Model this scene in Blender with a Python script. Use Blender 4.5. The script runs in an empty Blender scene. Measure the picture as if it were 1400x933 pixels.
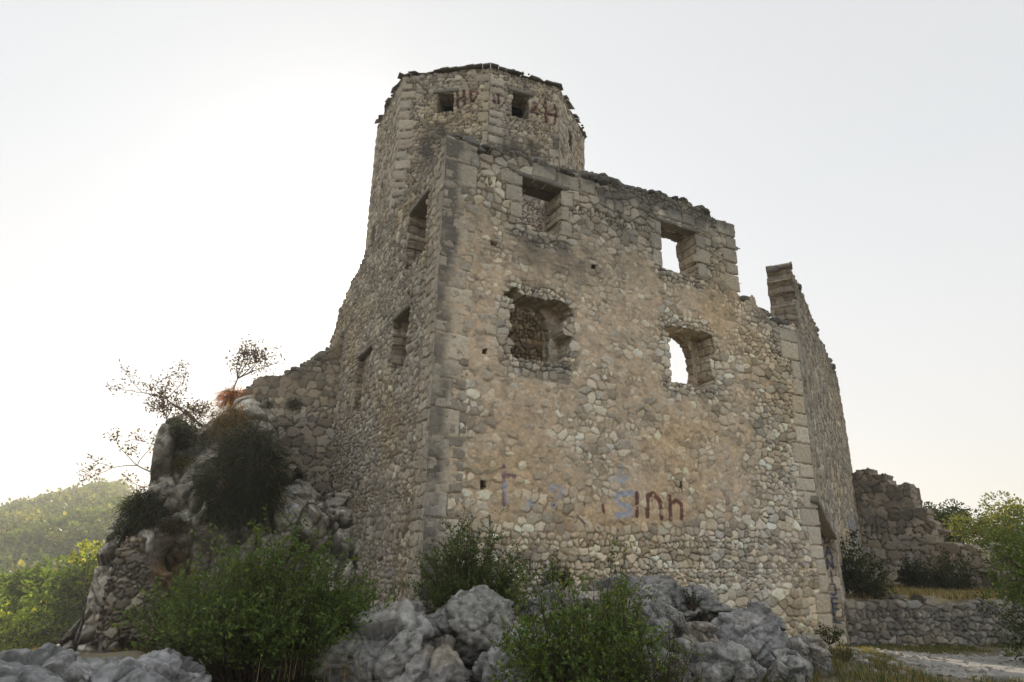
import bpy, bmesh, math, random
import numpy as np
from mathutils import Vector

# ------------------------------------------------------------------ camera, sky, sun, exposure
SC = bpy.context.scene
F_PX, PITCH, ROLL = 860.0, 0.31063256, 0.0192889797
cd = bpy.data.cameras.new('camera'); cam = bpy.data.objects.new('camera', cd)
SC.collection.objects.link(cam); SC.camera = cam
cd.sensor_width = 36.0; cd.lens = F_PX/1400*36; cd.clip_start = .05; cd.clip_end = 20000
EYE = np.array([0, 0, 1.7])
cF = np.array([0, math.cos(PITCH), math.sin(PITCH)]); _U = np.array([0, -math.sin(PITCH), math.cos(PITCH)]); _R = np.array([1., 0, 0])
cR = _R*math.cos(ROLL)+_U*math.sin(ROLL); cU = -_R*math.sin(ROLL)+_U*math.cos(ROLL)
from mathutils import Matrix
m = Matrix(((cR[0], cU[0], -cF[0], EYE[0]), (cR[1], cU[1], -cF[1], EYE[1]), (cR[2], cU[2], -cF[2], EYE[2]), (0, 0, 0, 1)))
cam.matrix_world = m

SUN_AZ, SUN_EL = math.radians(-15.05), math.radians(23.9)
SUN_DIR = Vector((math.sin(SUN_AZ)*math.cos(SUN_EL), math.cos(SUN_AZ)*math.cos(SUN_EL), math.sin(SUN_EL)))
W = bpy.data.worlds.new('World'); SC.world = W; W.use_nodes = True
nt = W.node_tree; nt.nodes.clear()
def N(t, typ, **kw):
    n = t.nodes.new(typ)
    for k, v in kw.items(): setattr(n, k, v)
    return n
sky = N(nt, 'ShaderNodeTexSky', sky_type='NISHITA', sun_disc=False)
sky.sun_elevation = SUN_EL; sky.sun_rotation = SUN_AZ; sky.air_density = 1.0; sky.dust_density = 1.0; sky.ozone_density = 1.0
bg = N(nt, 'ShaderNodeBackground'); bg.inputs['Strength'].default_value = 0.05
bg2 = N(nt, 'ShaderNodeBackground'); bg2.inputs['Strength'].default_value = 1.0
add = N(nt, 'ShaderNodeAddShader'); out = N(nt, 'ShaderNodeOutputWorld')
# thin high overcast veil in front of the blue sky: pale, a little warmer low down, bright aureole round the sun
tc = N(nt, 'ShaderNodeTexCoord')
nz = N(nt, 'ShaderNodeVectorMath', operation='NORMALIZE'); nt.links.new(tc.outputs['Generated'], nz.inputs[0])
sx = N(nt, 'ShaderNodeSeparateXYZ'); nt.links.new(nz.outputs[0], sx.inputs[0])
rp = N(nt, 'ShaderNodeValToRGB'); nt.links.new(sx.outputs['Z'], rp.inputs[0])
cr = rp.color_ramp; cr.elements[0].position = 0.0; cr.elements[0].color = (.50, .475, .45, 1)
cr.elements[1].position = .75; cr.elements[1].color = (.43, .435, .435, 1)
e = cr.elements.new(.25); e.color = (.48, .475, .47, 1)
e = cr.elements.new(.5); e.color = (.44, .45, .455, 1)
dt = N(nt, 'ShaderNodeVectorMath', operation='DOT_PRODUCT'); nt.links.new(nz.outputs[0], dt.inputs[0]); dt.inputs[1].default_value = SUN_DIR
def MA(op, a, b=None):
    n = N(nt, 'ShaderNodeMath', operation=op)
    for i, x in enumerate((a, b)):
        if x is None: continue
        if isinstance(x, (int, float)): n.inputs[i].default_value = x
        else: nt.links.new(x, n.inputs[i])
    return n.outputs[0]
d0 = MA('MAXIMUM', dt.outputs['Value'], 0.0)
glow = MA('ADD', MA('MULTIPLY', MA('POWER', d0, 8.0), .04), MA('MULTIPLY', MA('POWER', d0, 60.0), .25))
glow = MA('ADD', glow, MA('MULTIPLY', MA('POWER', d0, 900.0), 2.2))
glow = MA('ADD', glow, MA('MULTIPLY', MA('POWER', d0, 30000.0), 40.0))
vg = N(nt, 'ShaderNodeVectorMath', operation='SCALE'); vg.inputs[0].default_value = (1, .93, .83); nt.links.new(glow, vg.inputs['Scale'])
va = N(nt, 'ShaderNodeVectorMath', operation='ADD'); nt.links.new(rp.outputs[0], va.inputs[0]); nt.links.new(vg.outputs[0], va.inputs[1])
dim = N(nt, 'ShaderNodeVectorMath', operation='SCALE'); dim.inputs['Scale'].default_value = .22      # seen through the veil
nt.links.new(sky.outputs[0], dim.inputs[0]); nt.links.new(dim.outputs[0], bg.inputs[0]); nt.links.new(va.outputs[0], bg2.inputs[0])
nt.links.new(bg.outputs[0], add.inputs[0]); nt.links.new(bg2.outputs[0], add.inputs[1]); nt.links.new(add.outputs[0], out.inputs[0])

sl = bpy.data.lights.new('sun', 'SUN'); sl.energy = 3.2; sl.angle = math.radians(.53); sl.color = (1, .86, .68)
so = bpy.data.objects.new('sun', sl); SC.collection.objects.link(so)
so.rotation_euler = SUN_DIR.to_track_quat('Z', 'Y').to_euler(); so.location = (-20, 80, 60)
SC.view_settings.view_transform = 'Standard'; SC.view_settings.look = 'None'
SC.view_settings.exposure = 0.72; SC.view_settings.gamma = 1.0
SC.render.engine = 'CYCLES'
SC.cycles.max_bounces = 8; SC.cycles.diffuse_bounces = 4; SC.cycles.transparent_max_bounces = 4
SC.cycles.volume_bounces = 1

# ------------------------------------------------------------------ where things stand
def ray(u, v):
    d = cF+cR*(u-700)/F_PX-cU*(v-466.5)/F_PX
    return d/np.linalg.norm(d)
def at(u, v, dist):                      # point at a horizontal distance
    d = ray(u, v); return EYE+d/math.hypot(d[0], d[1])*dist
def onplane(u, v, P, az):                # (distance along, height) on an upright wall
    a = math.radians(az); n = np.array([math.cos(a), -math.sin(a), 0]); ud = np.array([math.sin(a), math.cos(a), 0])
    d = ray(u, v); t = ((P-EYE)@n)/(d@n); Q = EYE+d*t
    return float((Q-P)@ud), float(Q[2])

# ------------------------------------------------------------------ noise
def _h(ix, iy, iz, seed):
    with np.errstate(over='ignore'):
        h = (ix.astype(np.int64)*374761393+iy.astype(np.int64)*668265263+iz.astype(np.int64)*2147483647+seed*1274126177) & 0xffffffff
        h = ((h ^ (h >> 13))*1274126177) & 0xffffffff
        h = ((h ^ (h >> 16))*2246822519) & 0xffffffff
        return ((h ^ (h >> 15)) & 0xffffff)/float(0xffffff)
def vn(x, y, z, seed=0):
    x, y, z = np.broadcast_arrays(np.asarray(x, float), np.asarray(y, float), np.asarray(z, float))
    ix, iy, iz = np.floor(x), np.floor(y), np.floor(z)
    fx, fy, fz = x-ix, y-iy, z-iz
    fx = fx*fx*(3-2*fx); fy = fy*fy*(3-2*fy); fz = fz*fz*(3-2*fz)
    r = 0
    for a in (0, 1):
        for b in (0, 1):
            for c in (0, 1):
                w = (fx if a else 1-fx)*(fy if b else 1-fy)*(fz if c else 1-fz)
                r = r+w*_h(ix+a, iy+b, iz+c, seed)
    return r*2-1
def vn2(x, y, seed=0):
    x, y = np.broadcast_arrays(np.asarray(x, float), np.asarray(y, float))
    ix, iy = np.floor(x), np.floor(y); fx, fy = x-ix, y-iy
    fx = fx*fx*(3-2*fx); fy = fy*fy*(3-2*fy); o = np.zeros_like(ix)
    r = 0
    for a in (0, 1):
        for b in (0, 1):
            r = r+(fx if a else 1-fx)*(fy if b else 1-fy)*_h(ix+a, iy+b, o, seed)
    return r*2-1
def fbm2(x, y, f=1., oct=4, seed=0, g=.5):
    r = 0; a = 1.; t = 0
    for i in range(oct):
        r = r+a*vn2(x*f+13.7*i, y*f-7.1*i, seed+i*17); t += a; a *= g; f *= 2.03
    return r/t
def fbm3(p, f=1., oct=4, seed=0, g=.5):
    r = 0; a = 1.; t = 0
    for i in range(oct):
        r = r+a*vn(p[:, 0]*f+13.7*i, p[:, 1]*f-7.1*i, p[:, 2]*f+3.3*i, seed+i*17); t += a; a *= g; f *= 2.03
    return r/t
def sst(a, b, x):
    t = np.clip((x-a)/(b-a), 0, 1); return t*t*(3-2*t)

# ------------------------------------------------------------------ objects
def tag(o, label=None, cat=None, group=None, kind=None):
    if label: o['label'] = label
    if cat: o['category'] = cat
    if group: o['group'] = group
    if kind: o['kind'] = kind
    return o
def empty(name, loc, rz=0, **k):
    o = bpy.data.objects.new(name, None); SC.collection.objects.link(o); o.location = loc; o.rotation_euler = (0, 0, rz)
    o.empty_display_size = .3
    return tag(o, **k)
def mesh_obj(name, V, Fq, mat, col=None, parent=None, loc=(0, 0, 0), smooth=True, rz=0):
    """V (n,3); Fq (m,4) or (m,3) index array (or list of them)"""
    V = np.asarray(V, np.float32)
    Fs = Fq if isinstance(Fq, list) else [Fq]
    Fs = [np.asarray(f, np.int32) for f in Fs if len(f)]
    me = bpy.data.meshes.new(name)
    nl = sum(f.size for f in Fs); nf = sum(len(f) for f in Fs)
    me.vertices.add(len(V)); me.vertices.foreach_set('co', V.ravel())
    me.loops.add(nl); me.loops.foreach_set('vertex_index', np.concatenate([f.ravel() for f in Fs]))
    me.polygons.add(nf)
    tot = np.concatenate([np.full(len(f), f.shape[1], np.int32) for f in Fs])
    st = np.concatenate([[0], np.cumsum(tot)[:-1]]).astype(np.int32)
    me.polygons.foreach_set('loop_start', st); me.polygons.foreach_set('loop_total', tot)
    me.polygons.foreach_set('use_smooth', np.full(nf, smooth, bool) if isinstance(smooth, bool) else smooth)
    me.update(calc_edges=True); me.validate()
    if col is not None:
        a = me.color_attributes.new('col', 'FLOAT_COLOR', 'POINT')
        c = np.ones((len(V), 4), np.float32); c[:, :3] = col; a.data.foreach_set('color', c.ravel())
    me.materials.append(mat)
    o = bpy.data.objects.new(name, me); SC.collection.objects.link(o)
    o.location = loc; o.rotation_euler = (0, 0, rz)
    if parent: o.parent = parent
    return o
class Acc:                                # gathers pieces of ONE mesh
    def __init__(s): s.V = []; s.Q = []; s.T = []; s.C = []; s.n = 0
    def add(s, V, Q=None, T=None, C=None):
        V = np.asarray(V, float)
        if Q is not None and len(Q): s.Q.append(np.asarray(Q)+s.n)
        if T is not None and len(T): s.T.append(np.asarray(T)+s.n)
        s.V.append(V); s.C.append(np.broadcast_to(np.asarray(C if C is not None else (.3, .3, .3), float), V.shape)); s.n += len(V)
    def build(s, name, mat, origin=(0, 0, 0), parent=None, smooth=True):
        V = np.concatenate(s.V); o = np.asarray(origin, float)
        F = ([np.concatenate(s.Q)] if s.Q else [])+([np.concatenate(s.T)] if s.T else [])
        if parent: return mesh_obj(name, V-o, F, mat, np.concatenate(s.C), parent, (0, 0, 0), smooth)
        return mesh_obj(name, V-o, F, mat, np.concatenate(s.C), None, origin, smooth)

# ------------------------------------------------------------------ materials
def mat_attr(name, rough=.9, bump=.4, bscale=60., var=.25, vscale=9., speck=0., spec=.25, cells=0.):
    m = bpy.data.materials.new(name); m.use_nodes = True; t = m.node_tree; b = t.nodes['Principled BSDF']
    b.inputs['Roughness'].default_value = rough; b.inputs['Specular IOR Level'].default_value = spec
    at_ = N(t, 'ShaderNodeAttribute', attribute_name='col'); co = N(t, 'ShaderNodeTexCoord')
    n1 = N(t, 'ShaderNodeTexNoise'); n1.inputs['Scale'].default_value = vscale; n1.inputs['Detail'].default_value = 8; n1.inputs['Roughness'].default_value = .65
    t.links.new(co.outputs['Object'], n1.inputs['Vector'])
    mr = N(t, 'ShaderNodeMapRange'); mr.inputs['From Min'].default_value = .25; mr.inputs['From Max'].default_value = .75
    mr.inputs['To Min'].default_value = 1-var; mr.inputs['To Max'].default_value = 1+var
    t.links.new(n1.outputs['Fac'], mr.inputs['Value'])
    vm = N(t, 'ShaderNodeVectorMath', operation='SCALE'); t.links.new(at_.outputs['Color'], vm.inputs[0]); t.links.new(mr.outputs[0], vm.inputs['Scale'])
    last = vm.outputs[0]
    if speck:                                # white lichen blots
        n3 = N(t, 'ShaderNodeTexNoise'); n3.inputs['Scale'].default_value = 6.5; n3.inputs['Detail'].default_value = 5
        t.links.new(co.outputs['Object'], n3.inputs['Vector'])
        r3 = N(t, 'ShaderNodeMapRange'); r3.inputs['From Min'].default_value = .60; r3.inputs['From Max'].default_value = .66; r3.inputs['To Max'].default_value = speck
        t.links.new(n3.outputs['Fac'], r3.inputs['Value'])
        mx = N(t, 'ShaderNodeMix', data_type='RGBA'); t.links.new(r3.outputs[0], mx.inputs['Factor']); t.links.new(last, mx.inputs['A']); mx.inputs['B'].default_value = (.55, .55, .52, 1)
        last = mx.outputs['Result']
        n4 = N(t, 'ShaderNodeTexNoise'); n4.inputs['Scale'].default_value = 5.; n4.inputs['Detail'].default_value = 6
        mp = N(t, 'ShaderNodeMapping'); mp.inputs['Location'].default_value = (7, 3, 1); t.links.new(co.outputs['Object'], mp.inputs[0]); t.links.new(mp.outputs[0], n4.inputs['Vector'])
        r4 = N(t, 'ShaderNodeMapRange'); r4.inputs['From Min'].default_value = .56; r4.inputs['From Max'].default_value = .66; r4.inputs['To Max'].default_value = .6
        t.links.new(n4.outputs['Fac'], r4.inputs['Value'])
        mx2 = N(t, 'ShaderNodeMix', data_type='RGBA'); t.links.new(r4.outputs[0], mx2.inputs['Factor']); t.links.new(last, mx2.inputs['A']); mx2.inputs['B'].default_value = (.09, .09, .085, 1)
        last = mx2.outputs['Result']
    t.links.new(last, b.inputs['Base Color'])
    n2 = N(t, 'ShaderNodeTexNoise'); n2.inputs['Scale'].default_value = bscale; n2.inputs['Detail'].default_value = 6; n2.inputs['Roughness'].default_value = .7
    t.links.new(co.outputs['Object'], n2.inputs['Vector'])
    bp = N(t, 'ShaderNodeBump'); bp.inputs['Strength'].default_value = bump; bp.inputs['Distance'].default_value = .03
    t.links.new(n2.outputs['Fac'], bp.inputs['Height']); t.links.new(bp.outputs[0], b.inputs['Normal'])
    return m
def mat_leaf(name, trans=.45, rough=.55):
    m = bpy.data.materials.new(name); m.use_nodes = True; t = m.node_tree; b = t.nodes['Principled BSDF']; o = t.nodes['Material Output']
    b.inputs['Roughness'].default_value = rough; b.inputs['Specular IOR Level'].default_value = .3
    a = N(t, 'ShaderNodeAttribute', attribute_name='col'); t.links.new(a.outputs['Color'], b.inputs['Base Color'])
    tr = N(t, 'ShaderNodeBsdfTranslucent'); v = N(t, 'ShaderNodeVectorMath', operation='MULTIPLY'); v.inputs[1].default_value = (1.5, 1.45, .55)
    t.links.new(a.outputs['Color'], v.inputs[0]); t.links.new(v.outputs[0], tr.inputs['Color'])
    mx = N(t, 'ShaderNodeMixShader'); mx.inputs[0].default_value = trans
    t.links.new(b.outputs[0], mx.inputs[1]); t.links.new(tr.outputs[0], mx.inputs[2]); t.links.new(mx.outputs[0], o.inputs['Surface'])
    return m
M_STONE = mat_attr('rubble_masonry', .92, .55, 45, .22, 14)
M_ROCK = mat_attr('limestone_rock', .95, 1.0, 34, .45, 9, speck=.55, spec=.12)
M_CLIFF = mat_attr('cliff_rock', .95, 1.0, 20, .4, 5, speck=.3, spec=.12)
M_WOOD = mat_attr('old_lintel', .85, .5, 60, .3, 12)
M_BARK = mat_attr('bark', .9, .6, 60, .3, 12)
M_GROUND = mat_attr('dry_earth', .95, .6, 30, .35, 3)
M_GRAVEL = mat_attr('gravel', .95, .9, 70, .35, 30)
M_LEAF = mat_leaf('leaf', .40)
M_GRASS = mat_leaf('dry_grass', .35)
M_HILL = mat_leaf('backlit_leaf', .7)

# ------------------------------------------------------------------ rubble walls
PALE = np.array([[.58, .525, .44], [.50, .45, .375], [.68, .635, .54], [.44, .39, .325], [.52, .455, .36], [.48, .46, .42]])
def paint_mask(U, Z, strokes):
    """strokes: (points in wall coords, half width)"""
    r = np.zeros(U.shape)
    for pts, w in strokes:
        for (a, b), (c, d) in zip(pts[:-1], pts[1:]):
            L2 = (c-a)**2+(d-b)**2+1e-9
            t = np.clip(((U-a)*(c-a)+(Z-b)*(d-b))/L2, 0, 1)
            dd = np.hypot(U-a-t*(c-a), Z-b-t*(d-b)); r = np.maximum(r, 1-sst(w*.75, w*1.25, dd))
    return r
def wall_arrays(P, az, s0, s1, z0, z1, res, seed, keep=None, cut=None, row=.20, mortar=None, stain=None, quoins=(), paint=(),
                thick=.7, tint=(1, 1, 1), mort_col=(.53, .425, .315), batter=0., rough=1., deep=.078, back=True, cell_drop=None, qbr=1.):
    rng = np.random.default_rng(seed)
    nu, nv = int((s1-s0)/res)+1, int((z1-z0)/res)+1
    u = s0+np.arange(nu)*res; v = z0+np.arange(nv)*res
    U, Vv = np.meshgrid(u, v)
    wu = U+.05*rough*fbm2(U, Vv, 3.1, 3, seed+1)+.030*rough*fbm2(U, Vv, 9, 3, seed+5, .6)
    wv = Vv+.05*rough*fbm2(U, Vv, 2.7, 3, seed+2)+.030*rough*fbm2(U, Vv, 9, 3, seed+6, .6)
    # seeds in loose courses
    S = []
    y = z0-row
    while y < z1+row:
        h = row*rng.choice([.5, .75, 1., 1.3])*rng.uniform(.85, 1.15); x = s0-row*2+rng.uniform(0, row)
        while x < s1+row*2:
            w = h*rng.uniform(.6, 1.25)*(1 if rng.random() < .6 else 1.9)
            if rng.random() < .18 and h > row:           # two small stones stacked in the course
                S.append((x+w/2, y+h*.25, .8)); S.append((x+w/2+rng.uniform(-.03, .03), y+h*.78, .8))
            else: S.append((x+w/2, y+h/2+rng.uniform(-.32, .32)*h, rng.uniform(.78, 1.25)))
            x += w
        y += h
    S = np.array(S); ns = len(S)
    F1 = np.full(U.shape, 9., np.float32); F2 = F1.copy(); I1 = np.zeros(U.shape, np.int32); I2 = I1.copy()
    rad = row*2.3; k = int(rad/res)+2
    for i in range(ns):
        ci, cj = int((S[i, 0]-s0)/res), int((S[i, 1]-z0)/res)
        a0, a1, b0, b1 = max(0, cj-k), min(nv, cj+k), max(0, ci-k), min(nu, ci+k)
        if a0 >= a1 or b0 >= b1: continue
        dx = np.abs(wu[a0:a1, b0:b1]-S[i, 0])*.8; dy = np.abs(wv[a0:a1, b0:b1]-S[i, 1])
        d = ((dx**2.5+dy**2.5)**.4/S[i, 2]).astype(np.float32)
        f1 = F1[a0:a1, b0:b1]; f2 = F2[a0:a1, b0:b1]; i1 = I1[a0:a1, b0:b1]; i2 = I2[a0:a1, b0:b1]
        m1 = d < f1; m2 = (~m1) & (d < f2)
        f2[m1] = f1[m1]; i2[m1] = i1[m1]; f1[m1] = d[m1]; i1[m1] = i
        f2[m2] = d[m2]; i2[m2] = i
    E = (F2-F1)*.55
    off = rng.uniform(-.018, .008, ns+len(quoins)+1); off[:ns][rng.random(ns) < .1] -= .02
    kept = np.ones(ns+len(quoins)+1, bool)
    if keep is not None: kept[:ns] = keep(S[:, 0], S[:, 1])
    ql = np.zeros(ns+len(quoins)+1, bool)
    for q, (qa, qb, qc, qd) in enumerate(quoins):
        dx = np.minimum(wu*.4+U*.6-qa, qb-(wu*.4+U*.6)); dy = np.minimum(wv*.4+Vv*.6-qc, qd-(wv*.4+Vv*.6)); dd = np.minimum(dx, dy)
        ins = dd > 0; E = np.where(ins, np.where(U > s1-.05, dy, np.where(U < s0+.05, dy, dd)), np.minimum(E, np.hypot(np.minimum(dx, 0), np.minimum(dy, 0))+.004*(dd < -.0)))
        I1 = np.where(ins, ns+q, I1); I2 = np.where(ins, ns+q, I2)
        off[ns+q] = rng.uniform(-.006, .008); ql[ns+q] = True
        if keep is not None: kept[ns+q] = bool(keep(np.array([(qa+qb)/2]), np.array([(qc+qd)/2]))[0])
    # stone relief and the mortar that fills between (and over) it
    prof = sst(.001, .017, E); dome = np.minimum(E, .09)/.09
    n1 = fbm2(U, Vv, 16, 3, seed+9)
    tilt = (_h(I1.astype(float), I1*0., I1*0., seed+3)-.5)*.32*(U-S[np.minimum(I1, ns-1), 0])+(_h(I1.astype(float), I1*0.+1, I1*0., seed+3)-.5)*.32*(Vv-S[np.minimum(I1, ns-1), 1])
    tilt = np.where(ql[I1], 0, tilt)
    hs = -deep+(deep-.008)*prof+.008*dome+off[I1]+tilt+.014*n1+.010*np.abs(fbm2(U, Vv, 22, 2, seed+10))
    M = mortar(U, Vv) if mortar is not None else np.full(U.shape, .2)
    M = np.clip(M+.34*fbm2(U, Vv, 1.3, 4, seed+21)+.20*fbm2(U, Vv, 6, 3, seed+22), -.2, .97)
    hm = -deep*(1-M)-.002+.016*fbm2(U, Vv, 9, 5, seed+30, .6)
    H = np.maximum(hs, hm); sm = sst(-.004, .005, hs-hm)
    # colour
    ci = (_h(I1.astype(float), I1*0.+2, I1*0., seed)*len(PALE)).astype(int) % len(PALE)
    bri = .58+.80*_h(I1.astype(float), I1*0.+3, I1*0., seed)
    bri = np.where(ql[I1], .98+.15*(bri-.95), bri)
    cs = PALE[ci]*bri[..., None]
    cs = np.where(ql[I1][..., None], (cs*.5+np.array([.46, .43, .38])*.5)*qbr, cs)
    crk = np.exp(-(fbm2(U, Vv, 2.6, 5, seed+34, .6)/.022)**2)*sst(.0, .3, fbm2(U, Vv, 1.1, 3, seed+35)+.15)
    cm = np.array(mort_col)*(1+.38*fbm2(U, Vv, 5, 5, seed+31, .62)-.35*crk)[..., None]
    cm = cm*(.26+.74*sst(.12, .5, M))[..., None]; cm = cm*(1-.45*sst(.022, .004, E)*sst(.9, .55, M))[..., None]
    dust = (.40*sst(.5, 1.0, M+.3*fbm2(U, Vv, 8, 3, seed+33)))[..., None]; cs = cs*(1-dust)+cm*1.08*dust
    col = cs*sm[..., None]+cm*(1-sm[..., None])
    warm = sst(-.1, .5, fbm2(U, Vv, .5, 3, seed+44))
    col = col*(1+warm[..., None]*np.array([.03, -.03, -.14]))
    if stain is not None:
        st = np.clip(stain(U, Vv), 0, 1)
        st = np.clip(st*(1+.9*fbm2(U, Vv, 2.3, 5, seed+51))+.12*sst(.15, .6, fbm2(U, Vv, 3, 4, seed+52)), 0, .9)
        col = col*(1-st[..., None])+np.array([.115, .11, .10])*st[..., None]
    for strokes, pc, dens in paint:
        pm = paint_mask(U, Vv, strokes)*sst(-.12, .15, fbm2(U, Vv, 13, 3, seed+61)+(dens-.5)*.55+.12*(H > -.03)-.06)
        col = col*(1-pm[..., None]*.85)+np.array(pc)*pm[..., None]*.85
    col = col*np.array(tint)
    # which pixels of masonry are there
    keepm = kept[I1].copy()
    keepm &= ~((~kept[I2]) & (E < .022+.02*fbm2(U, Vv, 8, 2, seed+71)))
    if cut is not None: keepm &= ~cut(U+.02*fbm2(U, Vv, 6, 3, seed+81), Vv+.02*fbm2(U, Vv, 6, 3, seed+82))
    q = keepm[:-1, :-1] & keepm[1:, :-1] & keepm[:-1, 1:] & keepm[1:, 1:]
    a = math.radians(az); ud = np.array([math.sin(a), math.cos(a), 0]); nn = np.array([math.cos(a), -math.sin(a), 0])
    H = H-batter*(Vv-z0)
    X = (np.asarray(P, float)*np.array([1, 1, 0]))[None, None]+U[..., None]*ud+Vv[..., None]*np.array([0, 0, 1.])+H[..., None]*nn
    idx = np.arange(nu*nv).reshape(nv, nu)
    jj, ii = np.nonzero(q)
    Q = [np.stack([idx[jj, ii], idx[jj, ii+1], idx[jj+1, ii+1], idx[jj+1, ii]], 1)]
    VV = [X.reshape(-1, 3)]; CC = [col.reshape(-1, 3)]; nV = nu*nv
    # boundary edges -> reveals going back through the wall
    qp = np.pad(q, 1)
    ed = []
    jj, ii = np.nonzero(q & ~qp[:-2, 1:-1]); ed.append(np.stack([idx[jj, ii+1], idx[jj, ii]], 1))
    jj, ii = np.nonzero(q & ~qp[2:, 1:-1]); ed.append(np.stack([idx[jj+1, ii], idx[jj+1, ii+1]], 1))
    jj, ii = np.nonzero(q & ~qp[1:-1, :-2]); ed.append(np.stack([idx[jj, ii], idx[jj+1, ii]], 1))
    jj, ii = np.nonzero(q & ~qp[1:-1, 2:]); ed.append(np.stack([idx[jj+1, ii+1], idx[jj, ii+1]], 1))
    ed = np.concatenate(ed)
    bv = np.unique(ed); lut = np.full(nu*nv, -1); lut[bv] = np.arange(len(bv))
    nl = max(3, int(thick/.045)); prev = bv.copy()
    fu = U.ravel()[bv]; fv = Vv.ravel()[bv]; fh = H.ravel()[bv]
    ea, eb = lut[ed[:, 0]], lut[ed[:, 1]]; ou = np.zeros(len(bv)); ov = ou.copy()
    eu, ev = fu[eb]-fu[ea], fv[eb]-fv[ea]              # outward (into the opening) is to the left of a->b on every boundary edge
    np.add.at(ou, ea, -ev); np.add.at(ou, eb, -ev); np.add.at(ov, ea, eu); np.add.at(ov, eb, eu)
    su, sv = fu.copy(), fv.copy(); deg = np.zeros(len(bv)); np.add.at(deg, ea, 1); np.add.at(deg, eb, 1)
    for _ in range(10):
        for arr in (su, sv, ou, ov):
            ac = np.zeros(len(bv)); np.add.at(ac, ea, arr[eb]); np.add.at(ac, eb, arr[ea]); arr[:] = .5*arr+.5*ac/deg
    on_ = np.hypot(ou, ov)+1e-9; ou /= on_; ov /= on_
    cb = col.reshape(-1, 3)[bv]*.35+np.array([.44, .39, .32])*np.array(tint)*.65
    al = np.where(np.abs(ou) > np.abs(ov), fv, fu)
    for l in range(1, nl+1):
        dpt = thick*l/nl
        c1 = (al+.05*vn(fu*3, fv*3, 0*fu+dpt*3, seed+90))/.23; k1 = np.floor(c1); f1_ = c1-k1
        c2 = (dpt+.3*_h(k1, k1*0, k1*0, seed+4)+.04*vn(fu*5, fv*5, 0*fu+dpt*5, seed+96))/.30; k2 = np.floor(c2); f2_ = c2-k2
        jn = np.minimum(np.minimum(f1_, 1-f1_)*.23, np.minimum(f2_, 1-f2_)*.30); js = sst(.004, .028, jn)
        rec = -.045*(1-js)+.035*(_h(k1, k2, k1*0, seed+5)-.5)+.016*vn(fu*11, fv*11, 0*fu+dpt*11., seed+94)
        f_ = .6 if l == 1 else 1.
        Y = (np.asarray(P, float)*np.array([1, 1, 0]))+(fu+(su-fu)*f_+ou*rec)[:, None]*ud+(fv+(sv-fv)*f_+ov*rec)[:, None]*np.array([0, 0, 1.])+(np.minimum(fh, 0)*(1-l/nl)-dpt)[:, None]*nn
        br = (.72+.5*_h(k1, k2, k1*0, seed+6))*(.6+.4*js)
        VV.append(Y); CC.append(cb*br[:, None])
        cur = nV+np.arange(len(bv)); pa, pb = (prev[ea], prev[eb]); ca, cb2 = (cur[ea], cur[eb])
        Q.append(np.stack([pa, pb, cb2, ca], 1)); prev = cur; nV += len(bv)
    if back:                                    # inner face of the wall, coarser
        st_ = 4; nuc, nvc = (nu-1)//st_, (nv-1)//st_
        qq = q[:nvc*st_, :nuc*st_].reshape(nvc, st_, nuc, st_).mean(axis=(1, 3)) > .45
        ub = s0+np.arange(nuc+1)*res*st_; vb = z0+np.arange(nvc+1)*res*st_; UB, VB = np.meshgrid(ub, vb)
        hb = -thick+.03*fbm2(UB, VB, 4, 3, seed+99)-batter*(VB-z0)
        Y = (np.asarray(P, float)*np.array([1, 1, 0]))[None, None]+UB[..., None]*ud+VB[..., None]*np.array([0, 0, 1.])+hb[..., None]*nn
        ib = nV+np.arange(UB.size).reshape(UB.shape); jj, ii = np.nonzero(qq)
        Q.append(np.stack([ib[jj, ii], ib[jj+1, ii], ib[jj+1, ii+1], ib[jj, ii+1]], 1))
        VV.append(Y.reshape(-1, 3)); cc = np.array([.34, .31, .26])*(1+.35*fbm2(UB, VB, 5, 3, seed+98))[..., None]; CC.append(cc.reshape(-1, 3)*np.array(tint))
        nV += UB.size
    V = np.concatenate(VV); C = np.concatenate(CC); Q = np.concatenate(Q)
    used = np.unique(Q); lut2 = np.full(len(V), -1); lut2[used] = np.arange(len(used))
    return V[used], lut2[Q], np.clip(C[used], .01, .9)
def inrect(u, v, a, b, c, d): return (u > a) & (u < b) & (v > c) & (v < d)
def outline(pts, namp=.0, seed=0):
    xs = np.array([p[0] for p in pts]); ys = np.array([p[1] for p in pts])
    return lambda u, v: v < np.interp(u, xs, ys)+(namp*fbm2(u, u*0, 2.5, 3, seed) if namp else 0)

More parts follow.
